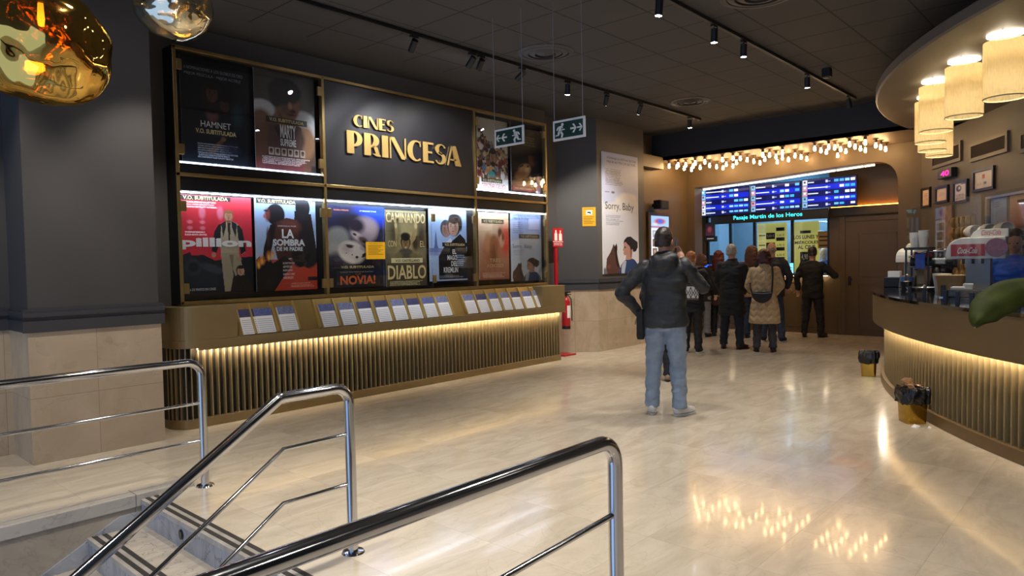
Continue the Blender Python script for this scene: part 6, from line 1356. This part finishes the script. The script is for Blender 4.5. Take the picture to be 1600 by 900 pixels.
M_jean = cloth('blue_jeans', '#8796a8', .85, .14, 9); M_jeand = cloth('dark_jeans', '#2d3a52', .85); M_navy = cloth('navy_trousers', '#20242f', .85); M_blk = cloth('black_cloth', '#17171a', .7); M_blk2 = cloth('black_coat', '#141519', .75)
M_jack = cloth('black_rain_jacket', '#26272a', .55, .15, 10); M_grey = cloth('grey_trousers', '#33343a', .85); M_lgrey = cloth('light_grey_trousers', '#77777d', .85); M_brn = cloth('brown_coat', '#4c2f20', .8); M_blue = cloth('blue_uniform', '#1a58c8', .7)
M_sneak = mat('sneaker_white', '#cfcdcb', .5, var=.08); M_shoe = mat('black_shoe', '#17151a', .35); M_bshoe = mat('brown_shoe', '#33231c', .4)
H_dark = mat('hair_dark', '#2e231d', .45, var=.3, vscale=40); H_grey = mat('hair_grey', '#8d857d', .5, var=.25, vscale=40); H_ging = mat('hair_ginger', '#a8683c', .5, var=.25, vscale=40); H_red = mat('hair_red', '#5a2018', .45, var=.3, vscale=40); H_wine = mat('hair_wine', '#3c1014', .4, var=.3, vscale=40); H_brown = mat('hair_brown', '#5c3a26', .5, var=.3, vscale=40); H_white = mat('hair_white', '#b3b3b6', .5, var=.15, vscale=40)
def quilt():
    m = cloth('quilted_coat', '#b39a76', .6, .06, 6, 0); nt = m.node_tree; b = nt.nodes['Principled BSDF']
    tc = nt.nodes.new('ShaderNodeTexCoord'); sp = nt.nodes.new('ShaderNodeSeparateXYZ'); nt.links.new(tc.outputs['Object'], sp.inputs[0])
    tri = mathn(nt, 'PINGPONG', sp.outputs['Y'], .055); z = mathn(nt, 'ADD', sp.outputs['Z'], mathn(nt, 'MULTIPLY', tri, .75))
    h = mathn(nt, 'PINGPONG', z, .05); h = mathn(nt, 'POWER', mathn(nt, 'DIVIDE', h, .05), .45)
    bp_ = nt.nodes.new('ShaderNodeBump'); bp_.inputs['Strength'].default_value = .9; bp_.inputs['Distance'].default_value = .022
    nt.links.new(h, bp_.inputs['Height']); nt.links.new(bp_.outputs['Normal'], b.inputs['Normal']); return m
M_quiltc = quilt()

# the man in the middle
def extra1(t, tp, k):
    pk = MB()
    for s in (1, -1): pk.box(-.158 - .0, -.150, s * .085 - .055, s * .085 + .055, .80, .93)
    pk.v = [(x * k, y * k, z * k) for x, y, z in pk.v]
man, km = person('man in black rain jacket and light blue jeans holding a phone to his ear', (1041, 648), 356.5, 24, M_skin, H_dark, 'short', M_jack, M_jean, M_sneak, mat('sole_grey', '#a9a9aa', .6), hem=.84, hood=True, leg_r=1.03,
    pose=dict(la=((-.09, .40, 1.16), (.02, .235, .955), (.45, -.25, -.85)), ra=((.10, -.345, 1.20), (.12, -.155, 1.46), (.25, .42, .85)), lf=(.02, .13, 0), rf=(.0, -.125, 0), toe_l=4, toe_r=-42, head=-14, curl=.9, stout=1.04), vox=.006, extra=extra1)
# phone in his right hand
q = W(man, km, (.135, -.095, 1.60)); t = thing('smartphone', 'dark smartphone held to the ear of the man in light jeans', 'phone', tuple(q - np.array([0, 0, .07])), man.rotation_euler.z)
mbp = MB().box(-.035, .035, -.004, .004, 0, .145); mbp.v = [tuple(Matrix.Rotation(R(20), 3, 'Y') @ Vector(v)) for v in mbp.v]; mbp.build('phone_body', M_blackgl, t, bevel=.003, local=True)
q = W(man, km, (-.05, .225, .72)); o = MB().loft([(q[0], q[1], q[2], .025, .03), (q[0], q[1], q[2] + .03, .032, .038), (q[0], q[1], q[2] + .22, .03, .035), (q[0], q[1], q[2] + .26, .03, .03)], 16, 3).build('pouch', M_blk, smooth=True, ang=50); tag(o, 'small black pouch hanging at the left hip of the man in light jeans', 'pouch'); recentre(o)
# person hidden in front of him
person('person almost hidden in front of the man in light jeans, dark trousers and beige shoes', (1033, 594), 0, 30, M_skin, H_brown, 'short', M_blk, M_navy, mat('beige_shoe', '#a08b70', .6), hem=.8, h=1.60, pose=dict(lf=(.05, .095, 0), rf=(-.05, -.095, 0), la=((0, .22, 1.16), (.06, .18, .95), (.4, -.2, -1)), ra=((0, -.22, 1.16), (.06, -.18, .95), (.4, .2, -1)), stout=.85), vox=.010)
# the queue
wom, kw = person('woman with short ginger hair in a black jacket, patterned bag on her back', (1082, 551), 393.5, 16, M_skin2, H_ging, 'short', M_blk2, M_blk, M_blk, M_sneak, hem=.72, collar=True, pose=dict(ra=((.04, -.30, 1.16), (.30, -.20, 1.13), (1, .3, .2)), head=-20, stout=1.06), vox=.009)
c = W(wom, kw, (-.185, .04, 1.06)); F = Fr(W(wom, kw, (-.19, .20, 1.20)), (math.sin(wom.rotation_euler.z), -math.cos(wom.rotation_euler.z), 0), (-math.cos(wom.rotation_euler.z), -math.sin(wom.rotation_euler.z), 0), .34, .25)
t = thing('shoulder_bag', 'black and white patterned bag on the back of the ginger-haired woman', 'bag', F.rel(.5, 1))
MB().fbox(F, 0, F.W, 0, F.H, -.03, .04).build('bag_body', M_black, t, bevel=.015)
pa = Paint('#d8d6d2', '#c9c7c4', 40, 30); rr = random.Random(9)
for i in range(4):
    x = .125 + .25 * i
    for s_ in (.20, .13, .06): pa.poly([(x, .5 - s_ * 2.2), (x + s_ * .6, .5), (x, .5 + s_ * 2.2), (x - s_ * .6, .5)], '#1c1b1d' if s_ != .13 else '#d8d6d2')
pa.rect(0, 0, 1, .08, '#232124').rect(0, .86, 1, 1, '#5a4636').speck(.5); pa.mesh(F, 'patterned_front', M_print, t, .042, .03, .05, .97, .97)
pts_ = [W(wom, kw, p) for p in ((-.19, .17, 1.18), (-.17, .15, 1.36), (-.04, .13, 1.50), (.12, .10, 1.40))]; MB().tube(pts_, .012, 8).build('strap', M_black, t, True)
person('woman with dark hair and light grey trousers, half hidden behind the ginger-haired woman', (1098, 526), 398, 10, M_skin2, H_brown, 'bob', M_blk2, M_lgrey, M_shoe, hem=.76, pose=dict(stout=.95), vox=.010)
wr, kr = person('woman with long red hair in a brown coat and dark trousers, looking at her phone', (1124, 525), 393, 12, M_skin2, H_red, 'long', M_brn, M_blk, M_bshoe, hem=.66, flare=1.1, pose=dict(la=((.05, .28, 1.15), (.30, .16, 1.12), (1, -.2, .4)), ra=((.03, -.27, 1.15), (.27, -.12, 1.12), (1, .2, .4)), nod=12), vox=.009)
q = W(wr, kr, (.37, .10, 1.17)); t = thing('smartphone', 'bright phone in the hands of the red-haired woman in the brown coat', 'phone', tuple(q), wr.rotation_euler.z)
MB().box(-.01, .01, -.04, .04, 0, .14).build('phone_body', M_black, t, local=True); MB().box(-.0125, -.0105, -.036, .036, .008, .132).build('phone_screen', emat('phone_lit', '#dfe8f4', 2.5), t, local=True)
person('tall grey-haired man in a long black coat and navy trousers, standing in the queue', (1144, 545), 382.5, 14, M_skin, H_grey, 'short', M_blk2, M_navy, M_bshoe, hem=.58, flare=1.08, collar=True, pose=dict(la=((.03, .25, 1.15), (.12, .19, .95), (.6, -.3, -.8)), ra=((.03, -.245, 1.15), (.14, -.17, .95), (.6, .3, -.8)), lf=(.02, .14, 0), rf=(0, -.13, 0), toe_l=10, toe_r=-35, stout=1.02), vox=.009)
person('woman with light brown hair and beige top, mostly hidden in the queue', (1176, 528), 385, 5, M_skin2, H_brown, 'long', cloth('beige_scarf', '#a58d6b'), M_jeand, M_shoe, hem=.8, pose=dict(stout=.95), vox=.010)
person('balding man in a dark navy jacket, dark jeans and white-soled sneakers, behind the quilted coat', (1206, 534), 379, 8, M_skin, H_grey, 'bald', cloth('navy_jacket', '#1d2433', .7), M_jeand, M_blk, M_sneak, hem=.80, pose=dict(ra=((.02, -.31, 1.16), (.14, -.24, .97), (.6, .2, -.7)), lf=(.0, .14, 0), rf=(.02, -.17, 0), stout=1.12), vox=.009)
wq, kq = person('woman with dark red hair in a beige quilted coat, black bag across her back', (1195, 549.5), 390.5, 22, M_skin2, H_wine, 'bob', M_quiltc, M_grey, M_blk, M_black, hem=.50, flare=1.22, collar=True, pose=dict(la=((.02, .27, 1.15), (.15, .18, 1.0), (.7, -.5, -.3)), ra=((.02, -.27, 1.15), (.15, -.18, 1.0), (.7, .5, -.3)), lf=(0, .13, 0), rf=(0, -.13, 0), stout=1.06), vox=.009)
t = thing('crossbody_bag', 'black crossbody bag on the back of the woman in the beige quilted coat', 'bag', tuple(W(wq, kq, (-.2, .02, .86))))
th = wq.rotation_euler.z; mb = MB(); out = []
for q in range(25):
    a = PI + PI * q / 24; out.append((-.185, .04 - .17 * math.cos(a) * -1, 1.05 + .19 * math.sin(a)))
P4 = [W(wq, kq, p) for p in out]; mb.prism(P4, tuple(np.array([-math.cos(th), -math.sin(th), 0]) * .075)); mb.build('bag_body', M_blk, t, bevel=.012)
MB().tube([W(wq, kq, p) for p in ((-.205, -.12, 1.03), (-.185, -.13, 1.2), (-.15, -.135, 1.34), (-.07, -.13, 1.47), (.06, -.1, 1.46), (.155, -.03, 1.33))], .014, 8).build('strap', M_blk, t, True)
MB().tube([W(wq, kq, p) for p in ((-.205, .20, 1.04), (-.17, .225, 1.12), (-.02, .235, 1.2), (.13, .16, 1.27), (.165, .02, 1.31))], .012, 8).build('strap', M_blk, t, True)
MB().tube([W(wq, kq, p) for p in ((-.27, -.11, 1.035), (-.273, .04, 1.02), (-.27, .19, 1.035))], .004, 6).build('zip', M_tx_grey, t)
person('man in a black suit leaning on the ticket desk with his right arm', (1270, 526.5), 385.5, 6, M_skin, H_dark, 'short', M_blk2, M_blk, M_shoe, hem=.76, pose=dict(la=((-.02, .29, 1.16), (.03, .28, .93), (.1, 0, -1)), ra=((.05, -.39, 1.20), (.29, -.32, 1.20), (1, .1, 0)), lf=(-.05, .14, 0), rf=(.0, -.15, 0), toe_r=-25, stout=1.0), vox=.009)
yk = onp(1288, 400, 0, 14.75)[1]
person('clerk with a shaved head in a blue top, behind the ticket window glass', None, 386, 172, M_skin2, H_white, 'bald', M_blue, M_navy, M_shoe, XY=(14.75, yk), h=z_at(14.75, yk, 387), pose=dict(head=10, nod=14), eyes=True, vox=.010)
# bar attendant
rb = ray(1588, 420); s_ = 9.32 / rb[0]; bx, by = rb[0] * s_, rb[1] * s_
at, ka = person('bar attendant in a blue top bending over the bar, right edge of view', None, 0, 165, M_skin, H_dark, 'short', M_blue, M_blk, M_shoe, XY=(bx, by), h=z_at(bx, by, 359), hem=.85,
    pose=dict(la=((.16, .30, 1.22), (.34, .14, 1.18), (1, -.1, -.3)), ra=((.16, -.34, 1.24), (.40, -.46, 1.17), (1, -.1, -.2)), nod=20, head=10, stout=1.05), eyes=True, vox=.009)

# ================================================================== light and air
wd = bpy.data.worlds.new('world'); SC.world = wd; wd.use_nodes = True; nt = wd.node_tree; bg = nt.nodes['Background']
bg.inputs['Color'].default_value = (.42, .62, 1.0, 1); bg.inputs['Strength'].default_value = WORLD_S
def area(name, loc, rot, size, power, col, sy=None):
    L = bpy.data.lights.new(name, 'AREA'); L.energy = power; L.color = col; L.size = size
    if sy: L.shape = 'RECTANGLE'; L.size_y = sy
    o = bpy.data.objects.new(name, L); COL.objects.link(o); o.location = loc; o.rotation_euler = rot; return o
# the bar's own ceiling lamps and the ticket booth's lamp
area('booth_lamp', (15.3, 5.8, 3.2), (0, 0, 0), 1.6, 70, (.72, .88, 1.0))
L = bpy.data.lights.new('booth_glow', 'POINT'); L.energy = 22; L.color = (.35, .68, 1.0); L.shadow_soft_size = .2; o = bpy.data.objects.new('booth_glow', L); COL.objects.link(o); o.location = (15.9, 5.9, 2.95)
# downlights over the near half of the foyer
for (x, y) in ((1.5, 1.2), (4.2, 1.0), (2.8, -1.4), (5.4, -1.0), (-1.0, 3.6)):
    L = bpy.data.lights.new('downlight', 'SPOT'); L.energy = DOWN; L.color = (1, .94, .86); L.spot_size = R(120); L.spot_blend = .8; L.shadow_soft_size = .12
    o = bpy.data.objects.new('downlight', L); COL.objects.link(o); o.location = (x, y, ZC - .05)
SC.view_settings.view_transform = 'Standard'; SC.view_settings.look = 'None'; SC.view_settings.gamma = 1; SC.view_settings.use_curve_mapping = False
SC.view_settings.exposure = EXPO
SC.cycles.use_denoising = True
SC.cycles.max_bounces = 8; SC.cycles.transparent_max_bounces = 12; SC.cycles.sample_clamp_indirect = 8
